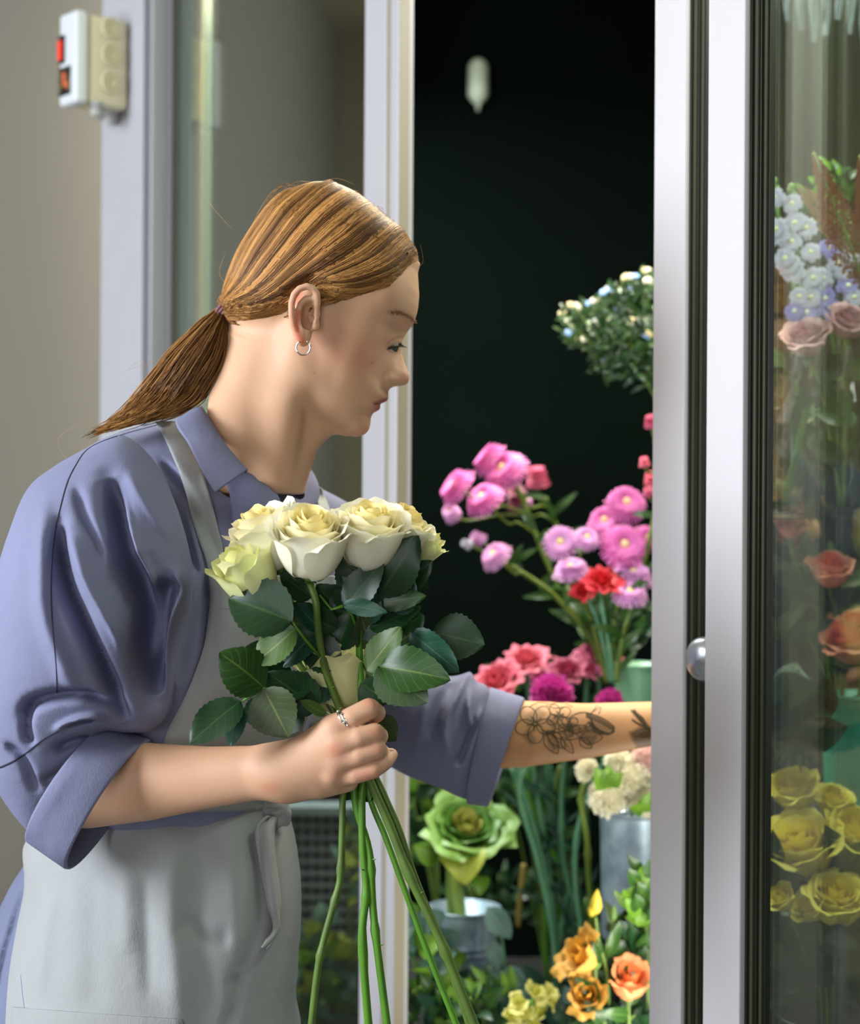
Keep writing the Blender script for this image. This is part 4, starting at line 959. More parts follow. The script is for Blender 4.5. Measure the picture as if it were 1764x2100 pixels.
patch('placket', [[(444,950,1.556),(470,1010,1.552),(480,1100,1.550),(490,1180,1.552)],[(508,968,1.560),(525,1010,1.552),(540,1100,1.545),(550,1180,1.548)],[(530,985,1.575),(556,1006,1.566),(572,1040,1.560),(580,1180,1.556)],[(534,986,1.595),(560,1008,1.590),(578,1042,1.585),(586,1180,1.580)]], M_['shirt'], shirt)
bt = MB().lathe([(0, .0008), (.003, .001), (.0042, .0014), (.0048, .0006), (.0048, -.001)], P(615, 1014, 1.640), Vector((.3, -.9, .1)), 18); bt.build('button', mat('dark_button', (36, 38, 48), .3), shirt)

# ================================================================== FLOWERS: builders
def petal_mesh(name, R, H, wd_, cup=.55, curl=.25, ruffle=.0, pinch=.0, seed=0, nu=9, nv=10, thick=.0, tipw=.9):
    """one petal; grows from the origin up +Z, faces +X (outwards); R reach, H height, wd_ half angle of wrap"""
    r_ = random.Random(seed); V = []; ph = r_.random()*6; ph2 = r_.random()*6
    for i in range(nv):
        t = i/(nv-1)
        rad = R*(1-(1-t)**2)**cup if t > 0 else 0
        z = H*(t**1.05)
        if t > .68: k = (t-.68)/.32; rad += R*curl*k*k*1.1; z -= H*curl*k*k*.55
        ang = wd_*(math.sin(math.pi*min(1, .16+.60*t+.0*t))**.8)*(1-.0*t)
        tip = 1-max(0, t-.75)*4*(1-tipw)
        for j in range(nu):
            s = (j/(nu-1)-.5)*2
            a = ang*s*tip; rr_ = rad*(1+pinch*s*s)
            zz = z-H*.13*t*t*(s*s)*(1.0)
            e = ruffle*t*t
            rr_ += e*R*math.sin(ph+s*5.5)*.5; zz += e*H*math.sin(ph2+s*7+t*3)*.45
            V.append((rr_*math.cos(a), rr_*math.sin(a), zz))
    F = [(i*nu+j, i*nu+j+1, (i+1)*nu+j+1, (i+1)*nu+j) for i in range(nv-1) for j in range(nu-1)]
    return MB().add(V, F).me(name)
def orient(axis, roll=0.0):
    return Vector((0, 0, 1)).rotation_difference(Vector(axis).normalized()).to_matrix().to_4x4() @ Matrix.Rotation(roll, 4, 'Z')
class Bloom:
    """petal set whose meshes are shared by every flower of the kind"""
    def __init__(s, kind, n, R, H, mats, seed=0, turns=2.4, inner=.16, cup=(.9, .45), curl=(.0, .35), ruffle=(.02, .12), wrap=(1.9, .85), hs=(1.0, .72), tipw=.9, nvar=3):
        s.items = []; r_ = random.Random(seed)
        for k in range(n):
            f = k/(n-1); g = f**.9
            L = lambda ab: ab[0]+(ab[1]-ab[0])*g
            me = petal_mesh('petal', R*(inner+(1-inner)*f), H*L(hs)*(.94+.1*r_.random()), L(wrap), L(cup), L(curl), L(ruffle), 0, seed*50+k, tipw=tipw)
            me.materials.append(mats[min(int(f*len(mats)), len(mats)-1)])
            s.items.append((me, k*turns+r_.random()*.3, H*.005*(n-k)))
    def put(s, parent, c, axis, scale=1.0, roll=0.0, skip=0):
        M = Matrix.Translation(Vector(c)) @ orient(axis, roll) @ Matrix.Scale(scale, 4); out = []
        inv = Matrix.Translation(-Vector(parent.location)) if parent.parent is None else Matrix()
        for me, a, dz in s.items[skip:]:
            o = bpy.data.objects.new('petal', me); COL.objects.link(o); o.parent = parent; o.matrix_parent_inverse = inv
            o.matrix_basis = M @ Matrix.Rotation(a, 4, 'Z') @ Matrix.Translation((0, 0, dz)); out.append(o)
        return out
def leaf_geo(mb, uvs, base, tip, hw, nrm=None, bend=.15, fold=.25, twist=0.0, serr=.0, nu=7, nv=11, wav=.04, shape=.8):
    base = Vector(base); tip = Vector(tip); d = tip-base; L = d.length; d.normalize()
    nrm = Vector(nrm) if nrm is not None else Vector((0, -1, .25)); nrm = (nrm-d*nrm.dot(d)).normalized(); s = d.cross(nrm)
    q = Matrix.Rotation(twist, 3, d); nrm = q @ nrm; s = q @ s; V = []
    for i in range(nv):
        t = i/(nv-1); w = hw*(math.sin(math.pi*t**shape)**.75)*(1 if t < .999 else 0)+.0004
        if serr and 0 < i < nv-1: w *= 1+serr*(1 if i % 2 else -1)
        c = base+d*L*t+nrm*(bend*L*math.sin(math.pi*t)*.6-bend*L*.5*t*t)
        for j in range(nu):
            x = (j/(nu-1)-.5)*2
            V.append(c+s*x*w+nrm*(fold*w*(abs(x)**1.3)+wav*L*math.sin(t*9+x*2)*abs(x)*.5)); uvs.append((x*.5+.5, t))
    mb.add(V, [(i*nu+j, i*nu+j+1, (i+1)*nu+j+1, (i+1)*nu+j) for i in range(nv-1) for j in range(nu-1)])
def leaf(parent, base, tip, hw, m, name='leaf', **k):
    mb = MB(); uvs = []; leaf_geo(mb, uvs, base, tip, hw, **k); me = mb.me(name)
    uvl = me.uv_layers.new(name='UVMap'); idx = np.empty(len(me.loops), np.int32); me.loops.foreach_get('vertex_index', idx)
    uvl.data.foreach_set('uv', np.array(uvs, np.float32)[idx].ravel()); return link(name, me, m, parent)
def leaves(parent, L, m, name='leaves'):          # many small leaves joined as stuff
    mb = MB(); uvs = []
    for a in L: leaf_geo(mb, uvs, a[0], a[1], a[2], nu=5, nv=6, **(a[3] if len(a) > 3 else {}))
    me = mb.me(name); uvl = me.uv_layers.new(name='UVMap'); idx = np.empty(len(me.loops), np.int32); me.loops.foreach_get('vertex_index', idx)
    uvl.data.foreach_set('uv', np.array(uvs, np.float32)[idx].ravel()); o = link(name, me, m, parent); o['kind'] = 'stuff'; return o
def stem(parent, pts, r0, r1, m, nodes=(), thorns=0, seed=0, name='stem'):
    c = catmull([tuple(p) for p in pts], 6); n = len(c); rd = np.linspace(r0, r1, n); 
    for t in nodes: rd = rd*(1+.38*np.exp(-((np.linspace(0, 1, n)-t)/.012)**2))
    mb = MB().tube([Vector(p) for p in c], list(rd), 9); r_ = random.Random(seed)
    for k in range(thorns):
        i = r_.randrange(2, n-2); d_ = Vector((r_.uniform(-1, 1), -r_.random(), .3)).normalized(); p = Vector(c[i]); mb.tube([p, p+d_*rd[i]*2.2], [rd[i]*.45, .0001], 5)
    o = mb.build(name, m, parent)
    if thorns: o['kind'] = 'stuff'
    return o
LM = {}
LM['dark'] = leaf_mat('rose_leaf_dark', (24, 60, 28), (54, 92, 42), .42); LM['mid'] = leaf_mat('rose_leaf_mid', (48, 86, 34), (110, 138, 62), .35, .2)
LM['light'] = leaf_mat('rose_leaf_light', (84, 118, 50), (150, 165, 88), .4, .25); LM['blue'] = leaf_mat('rose_leaf_bluish', (34, 78, 58), (76, 116, 90), .4)
LM['olive'] = leaf_mat('leaf_underside', (66, 82, 42), (120, 130, 70), .5, .2); LM['back'] = leaf_mat('leaf_grey_underside', (72, 96, 58), (110, 128, 80), .5, .2)
LM['bright'] = leaf_mat('fresh_leaf', (104, 150, 40), (150, 180, 80), .45, .3); LM['euc'] = leaf_mat('eucalyptus_leaf', (92, 128, 118), (130, 158, 140), .6, .15)
LM['yellow'] = leaf_mat('yellow_green_leaf', (168, 180, 60), (190, 195, 100), .5, .3)
SM = mat('rose_stem', (92, 122, 44), .45, noise=(40, .6, (70, 84, 40))); SM2 = mat('bright_stem', (86, 140, 34), .4, noise=(30, .5, (66, 108, 34)))
SM3 = mat('bluish_stem', (70, 122, 92), .5, noise=(30, .5, (96, 140, 96)))
cream = [mat('cream_petal_heart', (250, 236, 170), .55, trans=.22, bump=(300, .1)), mat('cream_petal', (252, 244, 204), .55, trans=.22, bump=(300, .1)), mat('pale_outer_petal', (252, 248, 224), .55, trans=.22, bump=(300, .1))]
green_cream = [mat('greenish_petal_heart', (238, 236, 160), .55, trans=.22), mat('greenish_cream_petal', (246, 244, 192), .55, trans=.22), mat('green_tinged_outer_petal', (234, 236, 172), .55, trans=.22)]
RB = Bloom('open_rose', 24, .0295, .057, cream, 1, inner=.20, wrap=(2.2, .95), cup=(.62, .40), curl=(.02, .20), ruffle=(.02, .07), hs=(.90, .90))
RG = Bloom('bud_rose', 16, .0245, .056, green_cream, 2, wrap=(2.2, 1.05), cup=(.65, .45), curl=(0, .16), ruffle=(.02, .08), hs=(.93, .94))
def sepals(parent, c, axis, r, m, n=5, L_=.022):
    q = orient(axis)
    for k in range(n):
        a = k*6.283/n; d_ = (q @ Vector((math.cos(a), math.sin(a), -.35)).to_4d()).to_3d() if False else (q.to_3x3() @ Vector((math.cos(a)*.9, math.sin(a)*.9, .25)))
        leaf(parent, Vector(c), Vector(c)+d_*L_, .0035, m, 'sepal', nrm=q.to_3x3() @ Vector((0, 0, -1)), nu=3, nv=6)
def rose(lab, c, axis, stempts, bloom=RB, scale=1.0, roll=0, sm=SM, r=(.0032, .0034), nodes=(), group='white roses in the hand-held bunch', cat='rose', skip=0, name='white_rose', thorns=0):
    root = empty(name, tuple(c), lab, cat, group)
    ax = Vector(axis).normalized(); bloom.put(root, Vector(c)-ax*.026*scale, ax, scale, roll, skip)
    b = Vector(c)-ax*.026*scale
    mm = MB().lathe([(0, -.004), (.0045, -.003), (.0065, .001), (.0075, .005), (.004, .007)], b, ax, 12); mm.build('calyx', LM_g, root)
    sepals(root, b, ax, .006, LM['mid'])
    pts = [b-ax*.003]+[Vector(p) for p in stempts]
    stem(root, pts, r[0], r[1], sm, nodes, thorns, int(scale*100))
    return root
LM_g = mat('calyx_green', (96, 130, 60), .5)

# ------------------------------------------------------------------ the bunch in the hand
HG = 1.457                                          # depth of the stems inside the fist
PP = lambda x, y, Y: P(x, y, Y)
r1 = rose('large open cream rose at the front centre of the hand-held bunch', PP(636,1122,1.425), (.05,-.42,.9), [PP(648,1235,1.432),PP(654,1300,1.438),PP(668,1375,1.445),PP(696,1450,1.452),PP(735,1545,HG),PP(768,1622,HG),PP(800,1695,1.455),PP(842,1800,1.452),PP(893,1905,1.45),PP(935,2005,1.448),PP(985,2130,1.446)], scale=1.12, roll=.5, sm=SM, r=(.0030, .0042), nodes=(.72, .86), thorns=3)
r2 = rose('open cream rose behind the front one, leaning left towards the strap', PP(550,1112,1.455), (-.45,-.25,.85), [PP(585,1200,1.47),PP(640,1340,1.472),PP(705,1480,1.468),PP(745,1560,1.462),PP(742,1640,1.460),PP(744,1740,1.459),PP(751,1830,1.458),PP(743,1925,1.456),PP(758,2130,1.455)], scale=1.05, roll=1.7, sm=SM2, r=(.0028, .0036), nodes=(.79, .90), thorns=2)
r3 = rose('open cream rose right of centre in the hand-held bunch', PP(756,1108,1.440), (.10,-.40,.9), [PP(742,1215,1.455),PP(737,1320,1.458),PP(741,1440,1.460),PP(733,1540,1.464),PP(728,1640,1.462),PP(757,1745,1.460),PP(765,1860,1.459),PP(776,1960,1.457),PP(798,2130,1.456)], scale=1.06, roll=2.6, sm=SM2, r=(.0030, .0034), nodes=(.70, .84), thorns=3)
r4 = rose('cream rose at the right rear of the hand-held bunch', PP(815,1100,1.475), (.40,-.20,.88), [PP(790,1200,1.480),PP(765,1330,1.475),PP(752,1450,1.470),PP(755,1550,1.468),PP(788,1630,1.464),PP(818,1700,1.462),PP(848,1790,1.460),PP(885,1885,1.457),PP(925,1990,1.455),PP(972,2130,1.454)], scale=.92, roll=.3, sm=SM, r=(.0026, .0032), nodes=(.8,))
r5 = rose('small half-hidden yellowish rose at the right edge of the hand-held bunch', PP(862,1130,1.485), (.65,-.1,.72), [PP(835,1200,1.49),PP(790,1330,1.482),PP(757,1460,1.474),PP(748,1560,1.470),PP(760,1640,1.468),PP(792,1720,1.466),PP(832,1830,1.464),PP(880,1960,1.462),PP(948,2130,1.46)], bloom=RG, scale=.72, sm=SM2, r=(.0024, .0028))
r6 = rose('greenish cream rose bud lowest at the left of the hand-held bunch', PP(512,1188,1.440), (-.42,-.25,.87), [PP(550,1270,1.455),PP(620,1370,1.462),PP(690,1470,1.462),PP(712,1560,1.462),PP(703,1640,1.460),PP(702,1700,1.458),PP(698,1795,1.456),PP(690,1835,1.455),PP(665,1925,1.453),PP(650,2000,1.452),PP(636,2130,1.451)], bloom=RG, scale=1.10, roll=1.1, sm=SM, r=(.0026, .0032), nodes=(.62, .74, .86))
r7 = rose('closed cream rose held low between the stems, just above the fist', PP(690,1392,1.478), (-.16,-.10,.98), [PP(708,1490,1.478),PP(724,1560,1.476),PP(738,1622,1.474)], bloom=RG, scale=1.28, roll=.2, sm=SM, r=(.0028, .003))
LV = [(0,(600,1275),(468,1225),1.415,1.425,54,'dark',.0),(0,(606,1288),(520,1362),1.425,1.43,38,'light',.3),(0,(541,1410),(452,1338),1.425,1.41,46,'mid',.1),
 (0,(494,1438),(388,1524),1.42,1.40,36,'dark',.3),(0,(541,1412),(592,1512),1.425,1.42,48,'olive',0),(0,(494,1448),(470,1530),1.425,1.42,20,'blue',.3),
 (0,(652,1456),(548,1378),1.448,1.44,44,'dark',-.2),(0,(652,1300),(578,1366),1.450,1.445,30,'blue',.3),(0,(776,1366),(876,1440),1.44,1.42,46,'back',.1),
 (0,(778,1366),(922,1392),1.44,1.415,42,'mid',.1),(0,(752,1376),(822,1286),1.445,1.435,30,'light',-.3),(0,(842,1296),(942,1378),1.45,1.43,32,'blue',.2),
 (0,(886,1296),(994,1322),1.46,1.45,44,'dark',0),(0,(706,1246),(786,1150),1.435,1.43,30,'dark',-.2),(0,(778,1222),(856,1100),1.445,1.43,40,'dark',.0),
 (0,(786,1234),(888,1150),1.455,1.45,30,'dark',.2),(0,(772,1238),(874,1222),1.445,1.44,19,'mid',.2),(0,(758,1288),(864,1244),1.455,1.45,30,'dark',-.1),
 (0,(704,1238),(794,1256),1.432,1.425,15,'blue',.5),(0,(656,1290),(608,1238),1.445,1.435,22,'blue',.4),(0,(640,1225),(574,1176),1.45,1.445,28,'dark',.1),
 (0,(692,1332),(722,1252),1.462,1.46,34,'dark',.0),(0,(668,1466),(616,1436),1.44,1.435,11,'light',.2),(0,(770,1470),(812,1520),1.475,1.475,26,'dark',.2),
 (0,(600,1450),(520,1440),1.46,1.455,30,'dark',.1),(0,(560,1360),(500,1330),1.46,1.455,34,'dark',.2),(0,(700,1300),(640,1250),1.47,1.47,34,'dark',.1),
 (0,(740,1200),(700,1140),1.47,1.47,34,'dark',.1),(0,(820,1180),(880,1205),1.47,1.47,26,'dark',.1),(0,(730,1600),(700,1640),1.468,1.468,20,'dark',.3),(0,(770,1610),(738,1642),1.472,1.472,22,'dark',.3),(0,(840,1330),(800,1290),1.47,1.47,34,'dark',.3),(0,(800,1330),(858,1400),1.472,1.472,36,'dark',.3)]
own = [r1, r6, r6, r6, r6, r6, r1, r1, r3, r3, r3, r4, r4, r3, r3, r4, r4, r4, r1, r1, r2, r2, r7, r7, r6, r6, r2, r2, r5, r7, r7, r5, r5]
rl = random.Random(5)
for (z_, b_, t_, Yb, Yt, hw, mm_, tw), ow in zip(LV, own):
    leaf(ow, PP(*b_, Yb), PP(*t_, Yt), hw*1.13/2430, LM[mm_], nrm=(rl.uniform(-.35, .1), -1, rl.uniform(.0, .5)), twist=tw, bend=rl.uniform(-.05, .14), fold=rl.uniform(-.1, .3), serr=.035, nu=9, nv=21)
FL = [((690,1290),(600,1240),34,r2),((700,1350),(610,1330),36,r2),((690,1400),(600,1420),34,r7),((730,1300),(800,1250),34,r3),((745,1360),(830,1340),36,r4),((740,1400),(800,1440),34,r4),((735,1250),(700,1180),34,r3),((760,1280),(770,1190),36,r4),
 ((700,1260),(650,1200),32,r1),((640,1300),(560,1250),34,r6),((640,1400),(560,1430),36,r6),((620,1450),(560,1500),30,r6),((800,1250),(850,1190),34,r4),((820,1290),(870,1260),28,r4),((760,1330),(740,1260),30,r3),((680,1250),(720,1200),30,r1),((600,1380),(500,1390),32,r6),((560,1440),(500,1480),30,r6),((650,1360),(640,1290),26,r7)]
for k, (b_, t_, hw, ow) in enumerate(FL):
    leaf(ow, PP(*b_, 1.450+.003*(k % 5)), PP(*t_, 1.444+.004*(k % 4)), hw*1.1/2400, LM[('dark', 'dark', 'blue', 'dark', 'olive')[k % 5]], nrm=(rl.uniform(-.5, .3), -1, rl.uniform(-.3, .5)), twist=rl.uniform(-.5, .5), bend=rl.uniform(-.1, .15), fold=.2, serr=.035, nu=9, nv=21)
tw_ = [(r6,[(541,1410,1.427),(600,1440,1.45),(668,1462,1.46)]),(r6,[(494,1440,1.421),(518,1425,1.427),(545,1408,1.43)]),(r1,[(600,1276,1.418),(625,1310,1.43),(655,1345,1.44)]),(r3,[(778,1366,1.442),(762,1395,1.45),(748,1420,1.458)]),
 (r3,[(706,1242,1.436),(722,1262,1.45),(736,1300,1.456)]),(r4,[(845,1296,1.452),(800,1340,1.462),(762,1400,1.468)]),(r4,[(888,1296,1.462),(820,1330,1.466),(764,1390,1.47)]),(r1,[(655,1220,1.44),(680,1250,1.438),(704,1243,1.436)])]
for ow, c in tw_: MB().tube([PP(*q) for q in c], [.0009, .0013, .0017], 6).build('leaf_stalk', SM2, ow)

# ================================================================== INSIDE THE COOLER
def pm(n, rgb, **k): return mat(n, rgb, .6, trans=.25, **k)
def rays(parent, c, axis, R, mats, n=34, layers=3, dome=.25, cy_=None, w=.09, name='ray_petals', roll=0, len0=.55):
    """composite flower head: rings of narrow rays joined (too small to pick apart) over a button centre"""
    q = orient(axis).to_3x3(); c = Vector(c); r_ = random.Random(int(R*1e5)+n)
    mb = MB()
    for l in range(layers):
        f = (l+1)/layers; up = dome*(1-f)*1.6+.05
        for k in range(n):
            a = (k+.5*l)/n*6.283+r_.uniform(-.05, .05); LR = R*(len0+(1-len0)*f)*(.93+.14*r_.random()); u = Vector((math.cos(a), math.sin(a), 0)); s = Vector((-math.sin(a), math.cos(a), 0)); z = Vector((0, 0, 1))
            ww = R*w*(.9+.3*r_.random()); dr = -R*(.30 if dome < .5 else .55)*f*f
            p0 = u*R*.12+z*R*up*.5; p1 = u*LR*.6+z*R*up; p2 = u*LR+z*(R*up+dr*.8)
            pts = [p0-s*ww*.4, p0+s*ww*.4, p1-s*ww+z*R*.02, p1+s*ww+z*R*.02, p2-s*ww*.6, p2+s*ww*.6, p1-z*R*.02]
            mb.add([c+q @ p for p in pts], [(0, 1, 3, 6), (0, 6, 2), (2, 6, 4), (6, 3, 5), (6, 5, 4)])
    o = mb.build(name, mats[0], parent); o['kind'] = 'stuff'
    if len(mats) > 1:
        b = MB().lathe([(0, R*(dome*.9+.10)), (R*.13, R*(dome*.9+.07)), (R*.22, R*dome*.8), (R*.25, 0)], c, q @ Vector((0, 0, 1)), 12); b.build('flower_centre', mats[1], parent)
    return o
def ball_mum(parent, c, axis, R, m, n=150):
    n = int(n*1.4); q = orient(axis).to_3x3(); c = Vector(c); mb = MB(); r_ = random.Random(int(R*1e6))
    for k in range(n):
        z = 1-1.35*(k+.5)/n; a = k*2.39996; rr_ = math.sqrt(max(0, 1-z*z)); d = q @ Vector((rr_*math.cos(a), rr_*math.sin(a), z*.8)); d.normalize(); s = d.orthogonal().normalized(); s = Matrix.Rotation(r_.random()*6, 3, d) @ s; t = d.cross(s)
        L = R*(.84+.26*r_.random()); w = R*.13; b = c+d*R*.35
        mb.add([b-s*w*.5, b+s*w*.5, c+d*L*.86+s*w-t*w*.3, c+d*L+t*w*.25, c+d*L*.86-s*w-t*w*.3], [(0, 1, 2, 3), (0, 3, 4)])
    for sgn in (1,): mb.lathe([(R*.64*math.sin(t), -R*.64*math.cos(t)) for t in np.linspace(.9, 3.14, 9)], c, q @ Vector((0, 0, 1)), 14)
    o = mb.build('florets', m, parent); o['kind'] = 'stuff'; return o
def simple_stem(parent, pts, r, m, name='stem', nodes=0):
    c = catmull([tuple(p) for p in pts], 5); n = len(c); rd = np.full(n, r)
    for k in range(nodes): rd = rd*(1+.6*np.exp(-((np.linspace(0, 1, n)-(k+.7)/(nodes+.6))/.012)**2))
    return MB().tube([Vector(p) for p in c], list(rd), 7).build(name, m, parent)
def px_pts(L, Y): return [P(a, b, Y if len(q) == 2 else q[2]) for q in L for a, b in [q[:2]]]
PINK = [pm('pink_rays', (226, 118, 190)), mat('pale_yellow_centre', (228, 196, 150), .8)]
LILAC = [pm('lilac_rays', (222, 160, 214)), mat('yellow_centre', (226, 214, 140), .8)]
DEEP = [pm('rosy_rays', (192, 74, 110))]; DRED = [pm('dark_rose_rays', (120, 34, 62))]
AST_ST = mat('aster_stem', (92, 112, 34), .5)
def spray(lab, blooms, stempts, Y, lv=8, seed=0, name='pink_aster', cat='flower', group='pink asters behind the forearm', sm=AST_ST, r=.0032):
    """one cut stem with side branches, each ending in a flower head"""
    root = empty(name, tuple(P(*stempts[-1][:2], Y)), lab, cat, group); r_ = random.Random(seed)
    pts = [P(a, b, Y) for a, b in stempts]; simple_stem(root, pts, r, sm)
    cpt = catmull([tuple(p) for p in pts], 6)
    L_ = []
    for (x, y, R, ax, ms, kind) in blooms:
        Yb = Y+r_.uniform(-.05, .03); c = P(x, y, Yb); a = Vector(ax).normalized(); Rm = R/FPX*Yb
        if kind == 'a': rays(root, c, a, Rm, ms, dome=.35, w=.055, n=40, layers=4)
        elif kind == 's': rays(root, c, a, Rm, ms, dome=.8, w=.10, n=22, layers=4)
        MB().lathe([(0, -Rm*.5), (Rm*.18, -Rm*.42), (Rm*.34, -Rm*.12), (Rm*.2, Rm*.1)], c, a, 10).build('bud_cup', LM_g, root)
        j = min(range(len(cpt)), key=lambda k: (Vector(cpt[k])-(c-a*Rm*3)).length+(.0 if cpt[k][2] < c.z else .3))
        e = Vector(cpt[j]); simple_stem(root, [c-a*Rm*.4, c-a*Rm*1.3+(e-c)*.15, c*.35+e*.65, e], r*.5, sm, 'branch')
    for k in range(lv):
        i = r_.randrange(2, len(cpt)-1); p = Vector(cpt[i]); d = Vector((r_.uniform(-1, 1), r_.uniform(-.6, .4), r_.uniform(-.2, .8))).normalized(); L_.append((p, p+d*r_.uniform(.025, .05), r_.uniform(.004, .007), {'bend': .2}))
    if L_: leaves(root, L_, LM['mid'])
    return root
UL = (-.62, -.30, .70)
spray('tall pink aster spray of four big heads, farthest left in the cooler', [(939,1000,46,(-.8,-.25,.55),PINK,'a'),(1004,942,42,(-.75,-.1,.6),PINK,'a'),(1036,968,52,(-.55,-.55,.6),PINK,'a'),(994,1026,44,(-.55,-.45,.6),PINK,'a'),(927,1054,20,(-.3,-.6,.4),LILAC,'s')], [(1062,1000),(1090,1070),(1120,1150),(1160,1230),(1212,1305),(1240,1400)], 2.34, 12, 1)
spray('aster spray with two dark rosy half-open heads behind the pink ones', [(1102,985,26,(-.1,-.3,.95),DEEP,'s'),(1064,1026,27,(-.3,-.5,.7),DRED,'s'),(1082,1030,10,(0,-.5,.7),LILAC,'s')], [(1118,1020),(1150,1100),(1172,1160),(1200,1240),(1222,1310),(1244,1400)], 2.44, 12, 2)
spray('low aster spray with one pale lilac head and small buds', [(1017,1141,36,(-.6,-.45,.6),LILAC,'a'),(983,1106,17,(-.7,-.4,.5),LILAC,'s'),(959,1116,12,(-.7,-.5,.3),[pm('whitish_rays', (206, 200, 220))],'s')], [(1030,1150),(1080,1180),(1130,1215),(1180,1270),(1216,1320),(1236,1400)], 2.30, 14, 3)
spray('pink aster spray facing the door, heads left of the red flower', [(1150,1113,38,(-.15,-.9,.3),LILAC,'a'),(1203,1104,28,(.1,-.8,.5),LILAC,'a'),(1172,1171,40,(-.15,-.35,.9),LILAC,'a')], [(1180,1170),(1200,1230),(1222,1300),(1246,1400)], 2.22, 8, 4)
spray('pink aster spray with two wide heads at the top right of the opening', [(1284,1034,44,(.05,-.85,.5),PINK,'a'),(1243,1072,42,(-.3,-.75,.5),PINK,'a'),(1325,1104,30,(.3,-.85,.3),PINK,'a')], [(1285,1110),(1275,1200),(1260,1300),(1256,1400)], 2.24, 8, 5)
spray('pink aster spray with a wide daisy-like head above two flat ones', [(1279,1120,50,(.1,-.92,.35),PINK,'a'),(1296,1182,46,(.1,-.45,.85),LILAC,'a'),(1292,1220,38,(0,-.5,.8),LILAC,'a')], [(1296,1200),(1290,1260),(1274,1330),(1264,1400)], 2.18, 8, 6)
spray('coral bud spray peeking past the white door edge', [(1336,868,16,(-.2,-.4,.9),DEEP,'s'),(1322,950,12,(-.2,-.4,.8),[pm('coral_rays',(220,96,120))],'s'),(1336,984,16,(-.2,-.6,.7),[pm('coral_rays2',(214,84,104))],'s'),(1330,1010,12,(-.2,-.6,.7),DEEP,'s')], [(1345,900),(1350,1000),(1330,1120),(1290,1260),(1262,1400)], 2.20, 10, 7, name='coral_aster')
# carnation-like blooms
def mk(name, rgb1, rgb2, seed, n=16, **k):
    a = dict(inner=.22, wrap=(1.3, .75), cup=(.62, .42), curl=(.05, .38), ruffle=(.14, .26), hs=(.8, .62), tipw=1.0); a.update(k)
    return Bloom(name, n, .022, .030, [pm(name+'_heart', rgb1), pm(name+'_outer', rgb2)], seed, **a)
BK = {'red': mk('red', (196, 30, 34), (214, 40, 60), 11), 'rose': mk('rose', (204, 84, 100), (222, 104, 128), 12), 'mauve_pink': mk('mauve_pink', (170, 62, 98), (192, 92, 132), 13),
      'peach': mk('peach', (214, 112, 60), (236, 150, 100), 14, ruffle=(.04, .12), curl=(0, .25), hs=(1.1, 1.2), n=12), 'ochre': mk('ochre', (208, 150, 50), (214, 164, 74), 15, ruffle=(.05, .18), curl=(0, .35), hs=(.9, .95), n=11)}
def small_flower(name, lab, group, kind, x, y, R, ax, st, Y, sm=SM3, sr=.0024, nodes=2, lv=0, seed=0, cat='flower'):
    c = P(x, y, Y); root = empty(name, tuple(c), lab, cat, group); s = R/FPX*Y/.022
    BK[kind].put(root, c-Vector(ax).normalized()*.014*s, ax, s, seed*1.3)
    a = Vector(ax).normalized(); MB().lathe([(0, -.006*s), (.005*s, -.004*s), (.0075*s, .004*s), (.006*s, .010*s)], c-a*.014*s, a, 10).build('calyx', LM_g, root)
    pts = [c-a*.016*s]+[P(q[0], q[1], q[2] if len(q) > 2 else Y) for q in st]; simple_stem(root, pts, sr, sm, nodes=nodes)
    r_ = random.Random(seed)
    if lv:
        cc = catmull([tuple(p) for p in pts], 4); L_ = []
        for k in range(lv): p = Vector(cc[r_.randrange(1, len(cc)-1)]); d = Vector((r_.uniform(-1, 1), r_.uniform(-.5, .4), r_.uniform(-.1, .9))).normalized(); L_.append((p, p+d*r_.uniform(.03, .06), r_.uniform(.005, .009), {'bend': .2}))
        leaves(root, L_, LM['mid'])
    return root
small_flower('red_carnation', 'red ruffled flower between the pink aster heads', None, 'red', 1236, 1190, 34, (.1,-.6,.7), [(1238,1260),(1250,1330),(1258,1400)], 2.17, seed=1)
small_flower('red_carnation', 'smaller red ruffled flower just below and left of the larger one', None, 'red', 1196, 1210, 24, (-.3,-.6,.6), [(1222,1262),(1240,1330),(1252,1400)], 2.18, seed=2)
pl_ = [('leftmost pink ruffled flower above the rolled cuff', 'rose', 1017,1392,46,(-.4,-.5,.75),[(1040,1500),(1078,1640),(1118,1790),(1138,1950),(1150,2080)]),
 ('pink ruffled flower second from the left above the cuff', 'rose', 1078,1352,40,(-.1,-.5,.85),[(1092,1500),(1100,1620),(1128,1790),(1142,1950),(1152,2080)]),
 ('dusky pink flower just right of the two leftmost ones', 'mauve_pink', 1112,1392,30,(.1,-.5,.8),[(1120,1500),(1128,1620),(1150,1760),(1178,1900),(1190,2080)]),
 ('dusky pink flower in the middle of the low row', 'mauve_pink', 1165,1374,34,(0,-.6,.8),[(1165,1500),(1152,1640),(1160,1790),(1200,1920),(1212,2080)]),
 ('small dusky pink flower left of the tall dark pink one', 'mauve_pink', 1208,1372,27,(.1,-.4,.9),[(1200,1500),(1196,1660),(1170,1800),(1148,1930),(1130,2080)]),
 ('dark pink ruffled flower standing tallest in the low row', 'mauve_pink', 1234,1344,42,(.1,-.5,.85),[(1230,1500),(1206,1640),(1206,1790),(1216,1920),(1222,2080)])]
for k, (lab, kind, x, y, R, ax, st) in enumerate(pl_): small_flower('pink_carnation', lab, 'low row of pink flowers with long stems', kind, x, y, R, ax, st, 2.26+.03*(k % 3), nodes=3, lv=3, seed=20+k, sr=.0034)
